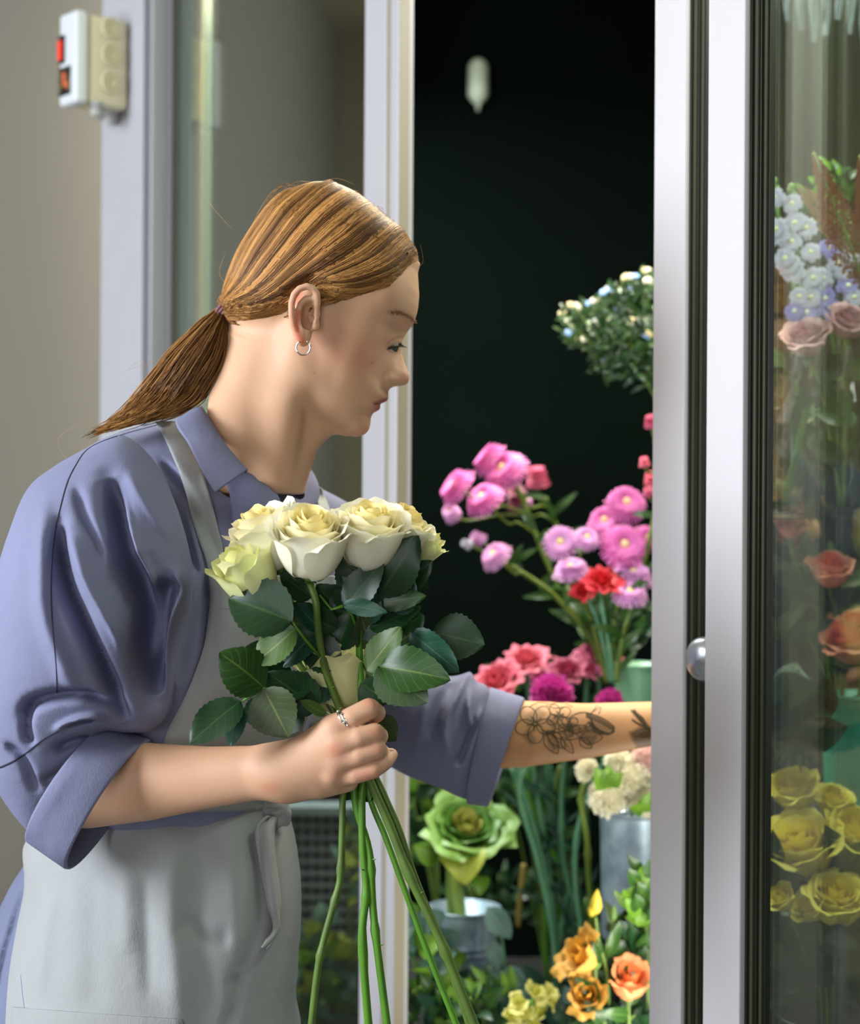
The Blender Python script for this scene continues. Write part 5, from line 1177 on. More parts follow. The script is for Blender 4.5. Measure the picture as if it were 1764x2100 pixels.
for (x, y, R, lab, st) in ((1132,1424,46,'magenta ball dahlia touching the top of the tattooed forearm',[(1120,1520),(1064,1610),(1100,1760),(1130,1900),(1146,2080)]),(1251,1440,30,'magenta ball flower half hidden behind the forearm below the mint vase',[(1245,1540),(1190,1680),(1180,1800),(1196,1940),(1200,2080)])):
    c = P(x, y, 2.12); root = empty('magenta_dahlia', tuple(c), lab, 'flower', 'low row of pink flowers with long stems'); ball_mum(root, c, (-.1,-.45,.9), R/FPX*2.12, pm('magenta_florets', (186, 52, 140)), 170); simple_stem(root, [c]+[P(a, b, 2.2) for a, b in st], .0034, SM3, nodes=3)
rs2 = random.Random(12)                           # bare stems in the same bucket
for k, c in enumerate([[(1050,1575),(1075,1650),(1105,1760),(1128,1860),(1140,2000),(1146,2080)],[(1094,1570),(1110,1660),(1120,1740),(1140,1850),(1168,1960),(1180,2080)],[(1150,1570),(1138,1650),(1150,1720),(1176,1850),(1208,1960),(1222,2080)],[(1126,1570),(1150,1640),(1162,1720),(1190,1840),(1200,1960),(1206,2080)],[(1072,1590),(1098,1690),(1116,1830),(1120,1960),(1126,2080)],[(1208,1655),(1180,1740),(1158,1840),(1146,1920),(1130,2020),(1120,2090)],[(1110,1600),(1140,1700),(1160,1800),(1166,1900),(1172,2080)],[(1082,1570),(1090,1640),(1130,1740),(1190,1850),(1216,1930),(1232,2080)]]):
    r0 = empty('cut_stem', tuple(P(*c[-1], 2.3)), 'bluish green jointed stem, %s from the left in the sheaf under the forearm' % ('first','fourth','fifth','seventh','third','eighth','sixth','second')[k], 'stem', 'jointed green stems in a sheaf under the forearm')
    simple_stem(r0, [P(a, b, 2.30+.02*(k % 4)) for a, b in c], .0036, (SM3, SM2, AST_ST)[k % 3 if k != 5 else 2], nodes=3)
    L_ = []
    for j in range(3):
        a, b = c[1+j]; p = P(a, b, 2.3); d = Vector((rs2.uniform(-1, 1), -.2, rs2.uniform(.3, 1))).normalized(); L_.append((p, p+d*.06, .0028, {'bend': .3}))
    leaves(r0, L_, LM['blue'])
# filler with tiny blossoms, top right of the opening
r_ = random.Random(6); Yw = 2.25
wf = empty('waxflower', tuple(P(1420,1040,Yw)), 'leafy green sprig with tiny white and blue blossoms against the dark lining', 'plant')
main = [(1420,1040),(1372,880),(1330,790),(1300,765)]
simple_stem(wf, [P(*q, Yw) for q in main], .0026, SM)
tips = [(1160,660),(1172,690),(1150,640),(1215,625),(1228,608),(1180,632),(1250,590),(1262,600),(1275,572),(1298,572),(1300,598),(1330,560),(1318,575),(1336,690),(1318,668),(1240,640),(1250,632),(1345,640),(1205,700),(1235,745),(1290,660)]
bc = [mat('white_blossom',(190,188,172),.7),mat('pale_blue_blossom',(120,160,214),.7),mat('beige_blossom',(178,166,122),.7)]; L_ = []
for k, (x, y) in enumerate(tips):
    c = P(x, y, Yw+r_.uniform(-.04, .04)); base = P(*main[-1], Yw) if x < 1310 else P(1330,790,Yw)
    mid = base.lerp(c, .5)+Vector((0, 0, -.008)); simple_stem(wf, [base, mid, c], .0012, AST_ST, 'twig')
    for j in range(2 if k % 2 else 1):
        o = c+Vector((r_.uniform(-.006, .006), -.004, r_.uniform(-.003, .006))); rays(wf, o, (r_.uniform(-.5,.5),-.7,.5), .0062, [bc[(k+j) % 3]], n=5, layers=1, w=.42, name='blossom', dome=.2)
    for j in range(30):
        t = r_.random()**.7; p = base.lerp(c, t)+Vector((r_.uniform(-.012, .012), r_.uniform(-.015, .015), r_.uniform(-.012, .006))); d = Vector((r_.uniform(-1, .6), r_.uniform(-.7, .3), r_.uniform(-.5, 1))).normalized(); L_.append((p, p+d*r_.uniform(.012, .024), r_.uniform(.0022, .0042), {'bend': .2}))
leaves(wf, L_[::2], LM['mid']); leaves(wf, L_[1::2], LM['dark'])
# vessels
def bucket(name, lab, cat, x, ytop, ybot, R, Y, m, rings=(), taper=.84, lip=.0025, handle=False, wall=.0018):
    zt = P(x, ytop, Y).z; c = P(x, ytop, Y); zb = P(x, ybot, Y).z; H = zt-zb
    root = empty(name, (c.x, Y, zb), lab, cat); prof = [(0, .002), (R*taper-.002, .001), (R*taper, .003)]
    n = 40
    for k in range(1, n):
        t = k/n; r = R*(taper+(1-taper)*t)
        for q in rings: r += .0022*math.exp(-((t-q)/.018)**2)
        prof.append((r, H*t))
    prof += [(R, H-.003), (R+lip, H-.002), (R+lip, H), (R-wall, H), (R*taper-wall, .006), (0, .006)]
    MB().lathe(prof, (c.x, Y, zb), (0, 0, 1), 44).build('bucket_body', m, root)
    MB().tube([Vector((c.x+(R+.002)*math.cos(a), Y+(R+.002)*math.sin(a), zt)) for a in np.linspace(0, 6.2832, 41)], .0018, 6, False).build('rim', m, root)
    if handle: MB().tube([Vector((c.x+(R+.004)*math.cos(a), Y-(R*.9)*math.sin(a), zt-.006+.012*math.sin(a))) for a in np.linspace(0, math.pi, 20)], .0012, 6).build('handle', M_['chrome'], root)
    return root
bucket('zinc_bucket', 'small banded galvanised bucket at the lower left inside the cooler', 'bucket', 952, 1862, 2012, .0455, 2.24, M_['zinc'], (.42, .52), handle=False)
bucket('zinc_bucket', 'tall plain galvanised bucket under the white chrysanthemums', 'bucket', 1312, 1662, 1925, .0490, 2.12, M_['zinc'], (), .93, handle=True)
bucket('mint_vase', 'pale mint green vase partly behind the white door edge above the forearm', 'vase', 1306, 1362, 1452, .032, 2.27, mat('mint_ceramic', (124, 176, 140), .35), (), .85, .004)
bucket('dark_bucket', 'dark bucket holding the long jointed stems', 'bucket', 1170, 2060, 2120, .055, 2.32, M_['black'], (), .9)
bucket('dark_bucket', 'dark bucket hidden behind the low row, holding the pink asters', 'bucket', 1250, 1392, 1440, .022, 2.36, M_['black'], (), .9)
bk = M_['black']
def plinth(name, x0, x1, Y0, Y1, z, lab, cat='stand'):
    xa = P(x0, CY, Y0).x; xb = P(x1, CY, Y0).x; e = empty(name, ((xa+xb)/2, (Y0+Y1)/2, 0), lab, cat)
    bevel(MB().box(xa, xb, Y0, Y1, z-.02, z).build('top_board', mat('black_board', (16, 18, 15), .6), e, False), .002); 
    for sx in (xa+.01, xb-.03):
        for sy in (Y0+.01, Y1-.03): MB().box(sx, sx+.02, sy, sy+.02, 0, z-.02).build('leg', bk, e, False)
    return e
zb = P(952, 2012, 2.24).z
plinth('display_bench', 800, 1238, 2.14, 2.72, min(zb, P(1170,2120,2.32).z), 'black low bench carrying the buckets inside the cooler', 'bench')
z2 = P(1312, 1925, 2.12).z
zz = P(1306, 1452, 2.27).z; plinth('tall_stand', 1262, 1420, 2.215, 2.44, P(1250,1440,2.36).z, 'black stand behind the white chrysanthemums carrying the mint vase')
e = plinth('crate_stand', 1268, 1400, 2.05, 2.19, z2, 'black stand under the tall galvanised bucket')
# white chrysanthemums
mW = pm('ivory_florets', (244, 240, 218)); mWp = pm('blush_florets', (242, 212, 206))
for x, y, R, ax, m_, lab in ((1250,1634,46,(-.3,-.6,.6),mW,'large white chrysanthemum hanging over the left rim of the tall bucket'),(1292,1588,46,(-.1,-.7,.6),mW,'large white chrysanthemum just under the forearm'),
  (1205,1580,27,(-.7,-.3,.5),mW,'small white chrysanthemum farthest left on its own bent stem'),(1322,1638,40,(.1,-.8,.4),mW,'white chrysanthemum against the white door edge above the bucket'),(1326,1556,34,(.1,-.5,.8),mWp,'blush white chrysanthemum touching the wrist'),(1268,1560,30,(-.2,-.3,.9),mW,'white chrysanthemum at the back, mostly behind the forearm')):
    c = P(x, y, 2.07); root = empty('white_chrysanthemum', tuple(c), lab, 'flower', 'white chrysanthemums in the tall bucket'); ball_mum(root, c, ax, R/FPX*2.07, m_, 190)
    if x == 1205: simple_stem(root, [c, P(1192,1640,2.09), P(1204,1720,2.11), P(1208,1800,2.16), P(1216,1900,2.2), P(1220,2080,2.3)], .0036, AST_ST, nodes=3)
    else: simple_stem(root, [c, P(1300+(x-1300)*.4, 1700, 2.12), P(1312, 1900, 2.12)], .003, AST_ST)
rt = empty('leafy_sprig', tuple(P(1300,1700,2.08)), 'bright green leaves tucked between the white chrysanthemums', 'plant')
leaves(rt, [(P(1240,1620,2.05),P(1222,1575,2.03),.010),(P(1245,1618,2.05),P(1248,1570,2.03),.010),(P(1320,1665,2.04),P(1335,1625,2.03),.010),(P(1300,1668,2.04),P(1318,1650,2.02),.008),(P(1250,1612,2.04),P(1275,1585,2.03),.009)], LM['bright']); simple_stem(rt, [P(1240,1615,2.06), P(1290,1690,2.1), P(1312,1850,2.12)], .0015, AST_ST)
# ornamental kale in the small bucket
kc_ = P(958, 1690, 2.22); kl = empty('ornamental_kale', tuple(P(945,1900,2.24)), 'green rosette of ornamental kale in the small banded bucket', 'plant')
KB = Bloom('kale', 22, .050, .046, [leaf_mat('kale_heart', (150, 150, 60), (170, 168, 90), .5, .2), leaf_mat('kale_leaf', (70, 124, 36), (110, 150, 60), .5, .2), leaf_mat('kale_outer', (104, 150, 48), (130, 168, 80), .5, .2)], 31, inner=.14, wrap=(1.4, .85), cup=(.6, .42), curl=(.02, .30), ruffle=(.05, .18), hs=(.8, .75))
for o in KB.put(kl, kc_-Vector((.1,-.5,.8)).normalized()*.025, (.12,-.62,.75), 1.0): o.name = 'kale_leaf'
leaf(kl, P(948,1740,2.20), P(955,1812,2.16), .030, LM['yellow'], nrm=(0,-1,.3), shape=.6); leaf(kl, P(900,1760,2.20), P(850,1735,2.18), .016, LM['bright']); leaf(kl, P(985,1795,2.2), P(984,1835,2.17), .012, LM['bright'], shape=.7)
simple_stem(kl, [kc_, P(938,1800,2.22), P(944,1880,2.24), P(950,2000,2.24)], .0085, mat('pale_kale_stalk', (140, 158, 66), .5)); simple_stem(kl, [P(925,1770,2.23), P(925,1850,2.24), P(930,2000,2.24)], .006, mat('kale_stalk', (110, 132, 56), .5))
simple_stem(kl, [P(1075,1772,2.3), P(1068,1830,2.3), P(1062,1900,2.3)], .004, mat('tan_stalk', (130, 112, 44), .6), 'side_stalk')
def bush(name, lab, cx, cy, rx, ry, Y, n, ll, hw, mts, seed, base=None, cat='plant', group=None, specks=None, dy=.05, **kw):
    r_ = random.Random(seed); base = base or (cx, cy+ry*1.4); root = empty(name, tuple(P(*base, Y)), lab, cat, group); sets = [[] for _ in mts]; bs = P(*base, Y)
    for k in range(max(3, n//14)):
        a = r_.uniform(-2.6, -.5); t = P(cx+rx*.9*math.cos(a), cy+ry*.9*math.sin(a), Y+r_.uniform(-dy, dy)); simple_stem(root, [bs, bs.lerp(t, .5)+Vector((0, 0, .01)), t], .0016, SM, 'twig')
    for k in range(n):
        a = r_.random()*6.283; q = math.sqrt(r_.random()); p = P(cx+rx*q*math.cos(a), cy+ry*q*math.sin(a), Y+r_.uniform(-dy, dy)); out = (p-bs).normalized()
        d = (out*.6+Vector((r_.uniform(-1, 1), r_.uniform(-.8, .3), r_.uniform(-.5, .9)))).normalized(); l = ll*r_.uniform(.6, 1.25); sets[k % len(mts)].append((p, p+d*l, hw*r_.uniform(.7, 1.2), dict(bend=.15, nrm=(r_.uniform(-.6,.6), -1, r_.uniform(-.2,.8)), **kw)))
    for s, m in zip(sets, mts): leaves(root, s, m)
    return root
bush('foliage_bunch', 'blurred green and yellow foliage just right of the white door edge below the sleeve', 868, 1660, 52, 75, 2.5, 70, .035, .010, [LM['mid'], LM['bright'], LM['yellow'], LM['dark']], 41, (900, 1900))
bush('foliage_bunch', 'yellow green leaves left behind the kale rosette', 880, 1745, 40, 34, 2.42, 26, .03, .008, [LM['mid'], LM['olive'], LM['bright']], 42, (900, 1900))
bush('eucalyptus_bunch', 'bluish eucalyptus leaves at the lower left of the cooler opening', 868, 1945, 62, 60, 2.16, 26, .030, .017, [LM['euc'], LM['euc'], LM['bright']], 43, (890, 2120), shape=.6)
bush('foliage_bunch', 'dense green leaves along the bottom left inside the cooler', 905, 2070, 95, 60, 2.13, 95, .032, .009, [LM['mid'], LM['blue'], LM['bright'], LM['dark']], 44, (915, 2140))
bush('foliage_bunch', 'narrow bright leaves at the bottom near the pale yellow stock', 1005, 2075, 60, 50, 2.12, 40, .045, .006, [LM['mid'], LM['bright'], LM['blue']], 45, (1010, 2150))
bush('eucalyptus_bunch', 'pale blue eucalyptus leaf cluster behind the yellow stock', 1140, 2065, 60, 45, 2.22, 20, .032, .016, [LM['euc'], LM['blue']], 46, (1140, 2150), shape=.6)
eg = empty('eucalyptus_branch', tuple(P(1040,2010,2.17)), 'long eucalyptus branch draped over the small banded bucket', 'plant')
simple_stem(eg, [P(1000,1860,2.17), P(1030,1930,2.16), P(1035,2010,2.16)], .0016, SM3)
for b_, t_, hw in (((1000,1862),(1048,1925),.015),((1010,1930),(1022,1990),.010),((1030,1990),(1000,2030),.012),((1035,1985),(1080,2030),.012)): leaf(eg, P(*b_, 2.16), P(*t_, 2.15), hw, LM['euc'])
bush('foliage_bunch', 'dark green leaves behind the sheaf of jointed stems', 1090, 1640, 70, 60, 2.62, 60, .04, .008, [LM['dark'], LM['dark'], LM['mid']], 47, (1120, 1990))
bush('foliage_bunch', 'dark leaves low behind the peach flowers', 1240, 1960, 80, 70, 2.42, 50, .04, .010, [LM['dark'], LM['mid']], 48, (1240, 2120))
bush('foliage_bunch', 'dim leaves in the dark behind the small banded bucket', 1020, 1850, 90, 60, 2.66, 40, .04, .008, [LM['dark'], LM['dark']], 49, (1020, 2000))
bush('foliage_bunch', 'green leaves under the pink asters beside the mint vase', 1265, 1290, 55, 60, 2.32, 60, .035, .010, [LM['dark'], LM['mid'], LM['blue']], 50, (1262, 1410))
bush('foliage_bunch', 'green leaves around the low row of pink flowers', 1130, 1400, 110, 34, 2.40, 50, .028, .009, [LM['mid'], LM['dark'], LM['blue']], 51, (1150, 1480))
# pale yellow stock
stk = empty('yellow_stock', tuple(P(1090,2140,2.04)), 'pale yellow stock flower cluster at the bottom centre of the opening', 'flower')
YB = mk('stock', (206, 204, 96), (222, 218, 130), 16, n=8, ruffle=(.08, .16))
for k, (x, y, s) in enumerate(((1063,2062,.55),(1092,2040,.6),(1118,2038,.5),(1048,2090,.5),(1080,2085,.6),(1112,2080,.6),(1095,2112,.6),(1132,2062,.42),(1060,2120,.5))):
    for o in YB.put(stk, P(x, y, 2.04+.01*(k % 3)), (math.sin(k)*.6,-.6,.6), s, k): pass
simple_stem(stk, [P(1092,2050,2.06), P(1092,2150,2.06)], .003, SM2)
# peach and ochre lisianthus in front of the tall bucket
for k, (lab, kind, x, y, R, ax, st) in enumerate([('salmon orange cup flower at the bottom right of the opening', 'peach', 1293,2020,46,(.1,-.45,.85),[(1290,2100),(1285,2200)]),
 ('ochre flower opening sideways above the other ochre one', 'ochre', 1196,1962,50,(-.75,-.35,.5),[(1222,2010),(1240,2100),(1245,2200)]),
 ('lower ochre flower facing the florist at the bottom', 'ochre', 1207,2042,40,(-.25,-.75,.5),[(1225,2110),(1235,2200)])]):
    small_flower('lisianthus', lab, 'peach and ochre lisianthus', kind, x, y, R, ax, st, 1.97, sm=SM, lv=3, seed=60+k, nodes=0)
lb = empty('lisianthus_buds', tuple(P(1250,2150,1.98)), 'upright lisianthus stem with a yellow bud and a green pointed bud', 'flower', None)
simple_stem(lb, [P(1250,2150,1.98), P(1246,2010,1.98), P(1228,1930,1.98), P(1221,1880,1.98)], .0022, SM); simple_stem(lb, [P(1236,1960,1.98), P(1256,1900,1.98), P(1258,1880,1.98)], .0014, SM, 'twig')
for (x, y, s, m_) in ((1222,1858,.9,'yellow'),(1214,1868,.6,'yellow'),(1258,1878,.62,'mid')):
    MB().lathe([(0, -.012*s), (.006*s, -.008*s), (.0085*s, 0), (.006*s, .010*s), (.002*s, .019*s), (0, .022*s)], P(x, y, 1.98), Vector((.1, 0, 1)), 12).build('bud', mat('bud_'+m_, (196, 170, 52) if m_ == 'yellow' else (70, 100, 40), .5), lb)
for b_, t_, hw in (((1246,1965),(1272,1890),.007),((1240,1950),(1196,1935),.007),((1255,2000),(1305,1990),.009),((1235,2050),(1180,2005),.008)): leaf(lb, P(*b_, 1.98), P(*t_, 1.97), hw, LM['mid'])
bush('foliage_bunch', 'mid green leaves around the peach flowers at the bottom right of the opening', 1290, 1950, 50, 90, 2.02, 50, .034, .008, [LM['mid'], LM['dark'], LM['olive']], 52, (1270, 2150), dy=.03)
bush('foliage_bunch', 'leafy green sprig against the white door edge beside the tall bucket', 1322, 1850, 26, 56, 1.99, 22, .034, .009, [LM['mid'], LM['bright']], 53, (1330, 2100), dy=.02)
bush('foliage_bunch', 'dark leaves under the peach flowers at the very bottom', 1240, 2095, 90, 24, 2.0, 46, .03, .010, [LM['dark']], 54, (1240, 2180), dy=.02)

# ------------------------------------------------------------------ behind the right-hand panes
MV = Bloom('mauve_rose', 18, .0270, .040, [pm('mauve_heart', (168, 112, 122)), pm('mauve_petal', (196, 150, 156))], 71, inner=.2, wrap=(2.1, .95), cup=(.62, .42), curl=(.02, .3), ruffle=(.03, .10), hs=(.9, .9))
SA = Bloom('salmon_rose', 18, .0260, .040, [pm('salmon_heart', (226, 110, 84)), pm('salmon_petal', (232, 150, 124))], 72, inner=.2, wrap=(2.1, .95), cup=(.62, .42), curl=(.02, .25), ruffle=(.03, .10), hs=(.95, .92))
YE = Bloom('yellow_rose', 18, .0300, .048, [pm('yellow_heart', (226, 206, 60)), pm('yellow_petal', (236, 222, 96))], 73, inner=.2, wrap=(2.1, .95), cup=(.62, .42), curl=(.02, .25), ruffle=(.03, .09), hs=(.95, .92))
def rrose(name, lab, group, B, x, y, R, ax, st, Y, R0=.030, sm=SM, lv=3, seed=0):
    c = P(x, y, Y); a = Vector(ax).normalized(); s = R/FPX*Y/R0; root = empty(name, tuple(c), lab, 'rose', group)
    B.put(root, c-a*.02*s, a, s, seed*1.9); MB().lathe([(0, -.006*s), (.006*s, -.003*s), (.009*s, .004*s), (.006*s, .008*s)], c-a*.02*s, a, 10).build('calyx', LM_g, root)
    pts = [c-a*.022*s]+[P(p, q, Y+.02) for p, q in st]; simple_stem(root, pts, .0026, sm)
    r_ = random.Random(seed); cc = catmull([tuple(p) for p in pts], 4)
    for k in range(lv):
        p = Vector(cc[min(3+3*k, len(cc)-1)]); d = Vector((r_.choice((-1, 1))*r_.uniform(.5, 1), r_.uniform(-.5, .1), r_.uniform(-.1, .7))).normalized(); leaf(root, p, p+d*r_.uniform(.035, .055), .014, LM[r_.choice(('mid', 'dark', 'dark'))], nrm=(r_.uniform(-.4, .4), -1, .3))
    return root
for k, (x, y, R, ax, lab) in enumerate([(1655,694,48,(-.3,-.5,.8),'dusty mauve rose nearest the door gasket, under the delphiniums'),(1738,662,44,(.2,-.6,.75),'dusty mauve rose at the right edge beside the first mauve one')]):
    rrose('mauve_rose', lab, 'mauve roses in the tall glass vase', MV, x, y, R, ax, [(x+(1730-x)*.4,800),(x+(1730-x)*.7,920),(1725+6*k,1030)], 1.95, .027, seed=80+k)
for k, (x, y, R, ax, st, lab) in enumerate([(1703,1170,44,(-.1,-.42,.88),[(1712,1260),(1726,1400),(1738,1600)],'single salmon rose standing clear above the foliage on the right'),(1752,1312,66,(-.4,-.45,.75),[(1764,1400),(1762,1500),(1754,1600)],'large coral rose cut by the right edge above the teal bucket'),
   (1622,1082,30,(0,-.6,.8),[(1640,1180),(1690,1300),(1722,1600)],'small orange rose in shade near the door gasket')]):
    rrose('salmon_rose', lab, 'salmon roses in the teal bucket', SA, x, y, R, ax, st, 2.0, .026, seed=90+k)
for k, (x, y, R, ax, lab) in enumerate([(1634,1628,52,(-.4,-.35,.85),'pale yellow rose highest of the yellow bunch, next to the gasket'),(1704,1648,38,(.1,-.4,.9),'small deep yellow rose between the top rose and the teal bucket'),
   (1645,1752,78,(-.25,-.45,.85),'largest yellow rose, left of the yellow bunch on the right'),(1742,1724,66,(.25,-.45,.85),'wide yellow rose at the right edge of the yellow bunch'),(1712,1855,62,(.05,-.5,.8),'lowest yellow rose facing outwards'),(1664,1866,36,(-.6,-.4,.6),'small yellow rose half behind the lowest one'),(1606,1846,30,(-.5,-.4,.7),'faint yellow rose beside the door gasket')]):
    rrose('yellow_rose', lab, 'yellow roses in the bunch on the right', YE, x, y, R, ax, [(x+(1720-x)*.4,1950),(1700+(x-1680)*.2,2050),(1700+(x-1680)*.1,2200)], 1.92-(y-1600)/300*.12, .030, seed=100+k, lv=2)
bucket('teal_bucket', 'teal plastic bucket behind the yellow roses on the right', 'bucket', 1760, 1424, 1662, .0430, 2.02, mat('teal_plastic', (40, 160, 136), .35), (.08,), .86, .004)
bucket('dark_bucket', 'dark bucket holding the yellow roses below the frame on the right', 'bucket', 1705, 2085, 2330, .055, 1.84, M_['black'], (), .85)
plinth('right_stand', 1640, 1900, 1.96, 2.12, P(1760, 1662, 2.02).z, 'black stand under the teal bucket behind the right pane')
zg = 1.343
sh = empty('glass_shelf', (.55, 2.0, zg), 'thin glass shelf at eye level carrying the tall vases on the right', 'shelf')
bevel(MB().box(P(1560, CY, 1.98).x, 1.84, 1.87, 2.16, zg-.006, zg).build('shelf_plate', glass_mat('shelf_glass', (.93, .98, .95, 1), .06), sh, False), .001)
for yy in (1.88, 2.13): MB().box(1.80, 1.85, yy, yy+.012, zg-.03, zg-.006).build('bracket', M_['chrome'], sh, False)
def glassware(name):
    m = bpy.data.materials.new(name); m.use_nodes = True; b = m.node_tree.nodes['Principled BSDF']
    b.inputs['Base Color'].default_value = (.86, .95, .9, 1); b.inputs['Roughness'].default_value = .02; b.inputs['Transmission Weight'].default_value = 1; b.inputs['IOR'].default_value = 1.3; return m
gv_ = glassware('vase_glass')
for x, lab in ((1604, 'tall clear glass vase nearest the door gasket on the shelf'), (1728, 'tall clear glass vase holding the mauve roses')):
    c = P(x, 800, 2.0); R = .030 if x < 1700 else .032; root = empty('glass_vase', (c.x, 2.0, zg), lab, 'vase', 'tall glass vases on the shelf'); H = P(x, 785, 2.0).z-zg
    MB().lathe([(0, .001), (R-.002, .001), (R, .004), (R*.96, H*.5), (R, H), (R-.0022, H), (R*.96-.0022, H*.5), (R-.004, .01), (0, .01)], (c.x, 2.0, zg), (0, 0, 1), 36).build('vase_body', gv_, root)
# delphinium spikes
DW = [pm('white_lilac_petal', (176, 176, 196)), mat('delphinium_eye', (206, 208, 150), .7)]; DL = [pm('lilac_petal', (140, 134, 196)), mat('delphinium_eye2', (220, 220, 190), .7)]
spk = [((1590,405),[(1589,405),(1592,470),(1596,481),(1624,495),(1610,530),(1628,556),(1640,608),(1655,640)],[(1640,640),(1665,760),(1604,1040)],'pale delphinium spike nearest the door gasket'),
 ((1625,417),[(1625,417),(1630,457),(1653,467),(1663,517),(1620,545),(1663,610),(1630,638)],[(1650,640),(1670,760),(1610,1040)],'pale delphinium spike second from the gasket'),
 ((1700,500),[(1700,508),(1687,571),(1692,612),(1686,590),(1668,570),(1700,630)],[(1705,640),(1716,780),(1722,1040)],'lilac delphinium spike under the brown plumes'),
 ((1740,480),[(1730,557),(1739,586),(1752,520),(1752,610),(1720,540)],[(1740,640),(1732,780),(1730,1040)],'pale lilac delphinium spike at the right edge')]
for k, (top, fl, st, lab) in enumerate(spk):
    Y = 1.98; root = empty('delphinium', tuple(P(*st[-1], Y)), lab, 'flower', 'delphinium spikes behind the right pane'); simple_stem(root, [P(*top, Y)]+[P(*q, Y) for q in st], .0024, SM2)
    for j, (x, y) in enumerate(fl):
        c = P(x, y, Y-.012); rays(root, c, ((x-1650)*.004-.2, -.85, .1), .0125+.001*(j % 3), DL if (y > 560 or k == 2) and (j+k) % 3 else DW, n=6, layers=2, w=.42, dome=.15, name='floret', len0=.6); simple_stem(root, [c, P((x+top[0])/2, y+12, Y)], .0007, SM2, 'stalklet')
    for j in range(4): o = P(top[0]+4*math.sin(j*2), top[1]-8-j*8, Y); MB().lathe([(0, -.004), (.004, 0), (.003, .004), (0, .006)], o, (0, 0, 1), 8).build('bud', LM_g, root)
# astilbe plumes
def plume(name, lab, base, tip, w0, m_, Y, seed, st):
    root = empty(name, tuple(P(*base, Y)), lab, 'flower', None); r_ = random.Random(seed); b, t = P(*base, Y), P(*tip, Y); simple_stem(root, [t, b]+[P(*q, Y) for q in st], .0018, AST_ST); mb = MB(); d = (t-b); s = d.cross(Vector((0, 1, 0))).normalized(); n = 950
    for k in range(n):
        f = r_.random()**.8; w = w0*(1-f)**.7*(.35+.65*min(1, f*4)); sd = r_.choice((-1, 1))*r_.random()**.7
        c = b+d*(f*.94+.06*abs(sd))+s*sd*w+Vector((0, r_.uniform(-1, 1)*w*.6, 0)); q = r_.uniform(.0010, .0020)
        mb.add([c+Vector((q, 0, 0)), c+Vector((-q, 0, q*.4)), c+Vector((0, q, -q)), c+Vector((0, -q*.5, q*1.3))], [(0, 1, 2), (0, 3, 1), (1, 3, 2), (2, 3, 0)])
    o = mb.build('plume', m_, root, False); o['kind'] = 'stuff'
    for k in range(9): f = .08+.09*k; p = b+d*f; e = p+d*.10+s*(1 if k % 2 else -1)*w0*(1-f)*.8; simple_stem(root, [p, p.lerp(e, .6), e], .0007, AST_ST, 'branchlet')
plume('astilbe', 'brownish pink plume leaning left, tip highest behind the right pane', (1775,590), (1668,312), .028, mat('brown_pink_tufts', (150, 84, 66), .9), 1.90, 1, [(1790,700),(1790,1040)])
plume('astilbe', 'pale tan plume leaning furthest left under the brown one', (1765,520), (1636,380), .020, mat('tan_tufts', (170, 134, 96), .9), 1.92, 2, [(1780,600),(1790,1040)])
plume('astilbe', 'brownish pink plume cut by the right edge of the frame', (1800,560), (1764,318), .024, mat('rust_tufts', (142, 76, 58), .9), 1.90, 3, [(1810,700),(1810,1040)])
bush('foliage_bunch', 'green sprays with white buds behind the brown plumes', 1700, 400, 60, 60, 2.0, 40, .02, .004, [LM['mid'], LM['bright']], 60, (1740, 560))
bush('foliage_bunch', 'hanging green leaves below the mauve roses', 1640, 780, 60, 60, 2.0, 22, .045, .010, [LM['mid'], LM['dark']], 61, (1690, 700))
bush('foliage_bunch', 'dim green stems and leaves inside the tall vases', 1670, 900, 90, 120, 2.06, 34, .07, .004, [LM['dark'], LM['mid']], 62, (1680, 1045))
bush('foliage_bunch', 'dense green leaves around the salmon roses', 1655, 1235, 90, 95, 2.08, 110, .045, .011, [LM['mid'], LM['dark'], LM['dark'], LM['olive']], 63, (1740, 1500))
bush('foliage_bunch', 'dry brownish blooms and leaves beside the gasket above the salmon rose', 1610, 1110, 55, 60, 2.08, 34, .03, .012, [LM['olive'], mat('dry_blossom', (140, 96, 52), .8)], 64, (1660, 1250))
bush('foliage_bunch', 'dark round leaves between the teal bucket and the gasket', 1615, 1490, 50, 75, 1.92, 50, .05, .018, [LM['dark'], LM['dark'], LM['blue']], 65, (1660, 1680))
bush('foliage_bunch', 'dark leaves around and below the yellow roses', 1670, 1850, 110, 110, 1.90, 90, .05, .016, [LM['dark'], LM['mid'], LM['dark']], 66, (1700, 2080))
bush('foliage_bunch', 'dim stems and leaves at the lower right behind the reflections', 1680, 2010, 110, 80, 1.92, 60, .05, .010, [LM['dark'], LM['mid']], 67, (1700, 2150))
# added pale strips imitating blurred reflections at the top right, pleated dark green curtain behind them
r_ = random.Random(9); root = empty('pale_streaks', tuple(P(1680, -40, 2.1)), 'ragged whitish strips standing in for blurred reflections at the top right', 'curtain')
for k in range(9):
    x = 1590+k*26; L_ = (20, 45, 62, 86, 74, 40, 70, 92, 60)[k]; mb = MB(); V = []
    for i in range(7):
        for j in range(4): V.append(P(x+(j-1.5)*9*(1-.10*i)+2*math.sin(i+k), -60+(L_+60)*i/6, 2.1+.006*math.sin(j*2+i*.7+k)))
    mb.add(V, [(i*4+j, i*4+j+1, i*4+j+5, i*4+j+4) for i in range(6) for j in range(3)]); mb.build('strip', pm('pale_streak', (92, 102, 106)), root)
MB().box(P(1560,0,2.1).x, 1.2, 2.09, 2.11, P(1600,-75,2.1).z, P(1600,-60,2.1).z).build('rail', M_['chrome'], root, False)
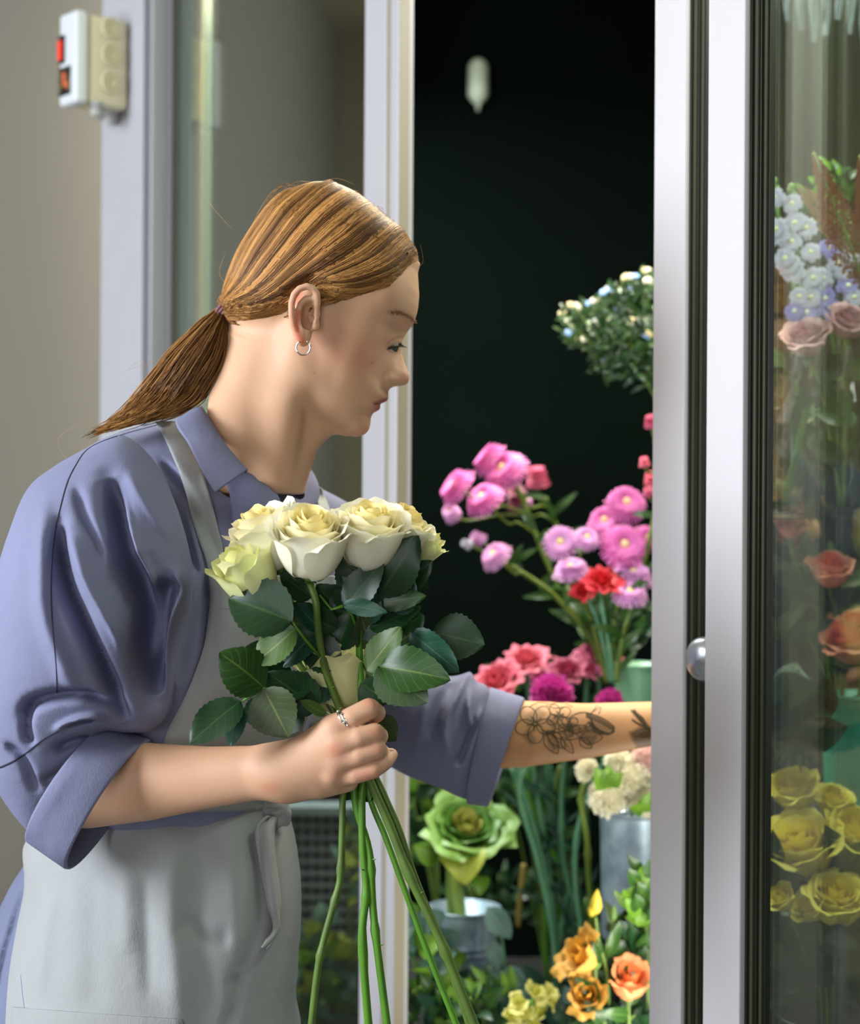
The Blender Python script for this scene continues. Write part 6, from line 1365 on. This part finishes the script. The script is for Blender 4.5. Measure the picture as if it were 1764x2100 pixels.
root = empty('green_curtain', tuple(P(1650, 350, 2.5)), 'pleated dark green curtain behind the flowers on the right', 'curtain'); mb = MB(); V = []; n = 70
for i in range(n):
    for j in range(2): V.append(Vector((P(1545+i*4.3, 0, 2.5).x, 2.5+.022*math.sin(i*.55)+.008*math.sin(i*1.3), (.6, 2.5)[j])))
mb.add(V, [(i*2, i*2+2, i*2+3, i*2+1) for i in range(n-1)]); mb.build('pleated_cloth', mat('dark_green_cloth', (15, 27, 17), .9), root)
# ------------------------------------------------------------------ behind the left pane, low down
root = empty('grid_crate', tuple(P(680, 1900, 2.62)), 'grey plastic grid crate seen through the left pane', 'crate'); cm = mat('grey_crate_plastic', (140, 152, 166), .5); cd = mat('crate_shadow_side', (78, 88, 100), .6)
xa, xb = P(560, 1700, 2.62).x, P(760, 1700, 2.62).x; za, zb_ = P(600, 1960, 2.62).z, P(600, 1668, 2.62).z
for k in range(11): x = xa+(xb-xa)*k/10; MB().box(x-.0022, x+.0022, 2.615, 2.622, za, zb_).build('slat', cm, root, False)
for k in range(13): z = za+(zb_-za)*k/12; MB().box(xa, xb, 2.612, 2.619, z-.0022, z+.0022).build('slat', cm, root, False)
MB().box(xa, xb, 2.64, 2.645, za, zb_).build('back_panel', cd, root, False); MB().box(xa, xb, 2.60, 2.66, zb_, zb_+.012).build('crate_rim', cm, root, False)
MB().box(xa, xb, 2.62, 2.66, 0.0, za).build('crate_base', M_['black'], root, False)
bush('eucalyptus_bunch', 'pale eucalyptus sprigs blurred behind the left pane at the bottom', 665, 1985, 80, 90, 2.50, 60, .030, .014, [LM['euc'], LM['euc'], LM['bright'], LM['yellow']], 70, (670, 2150), shape=.6)
bush('foliage_bunch', 'green ferny leaves at the very bottom behind the left pane', 670, 2075, 80, 40, 2.42, 60, .034, .008, [LM['mid'], LM['blue'], LM['euc']], 71, (670, 2170))
bush('foliage_bunch', 'thin yellow green sprig next to the stile behind the left pane', 718, 1760, 16, 100, 2.50, 22, .024, .008, [LM['euc'], LM['yellow']], 72, (720, 2120))
bucket('dark_bucket', 'dark bucket for the eucalyptus behind the left pane', 'bucket', 668, 2140, 2300, .06, 2.48, M_['black'], (), .85)
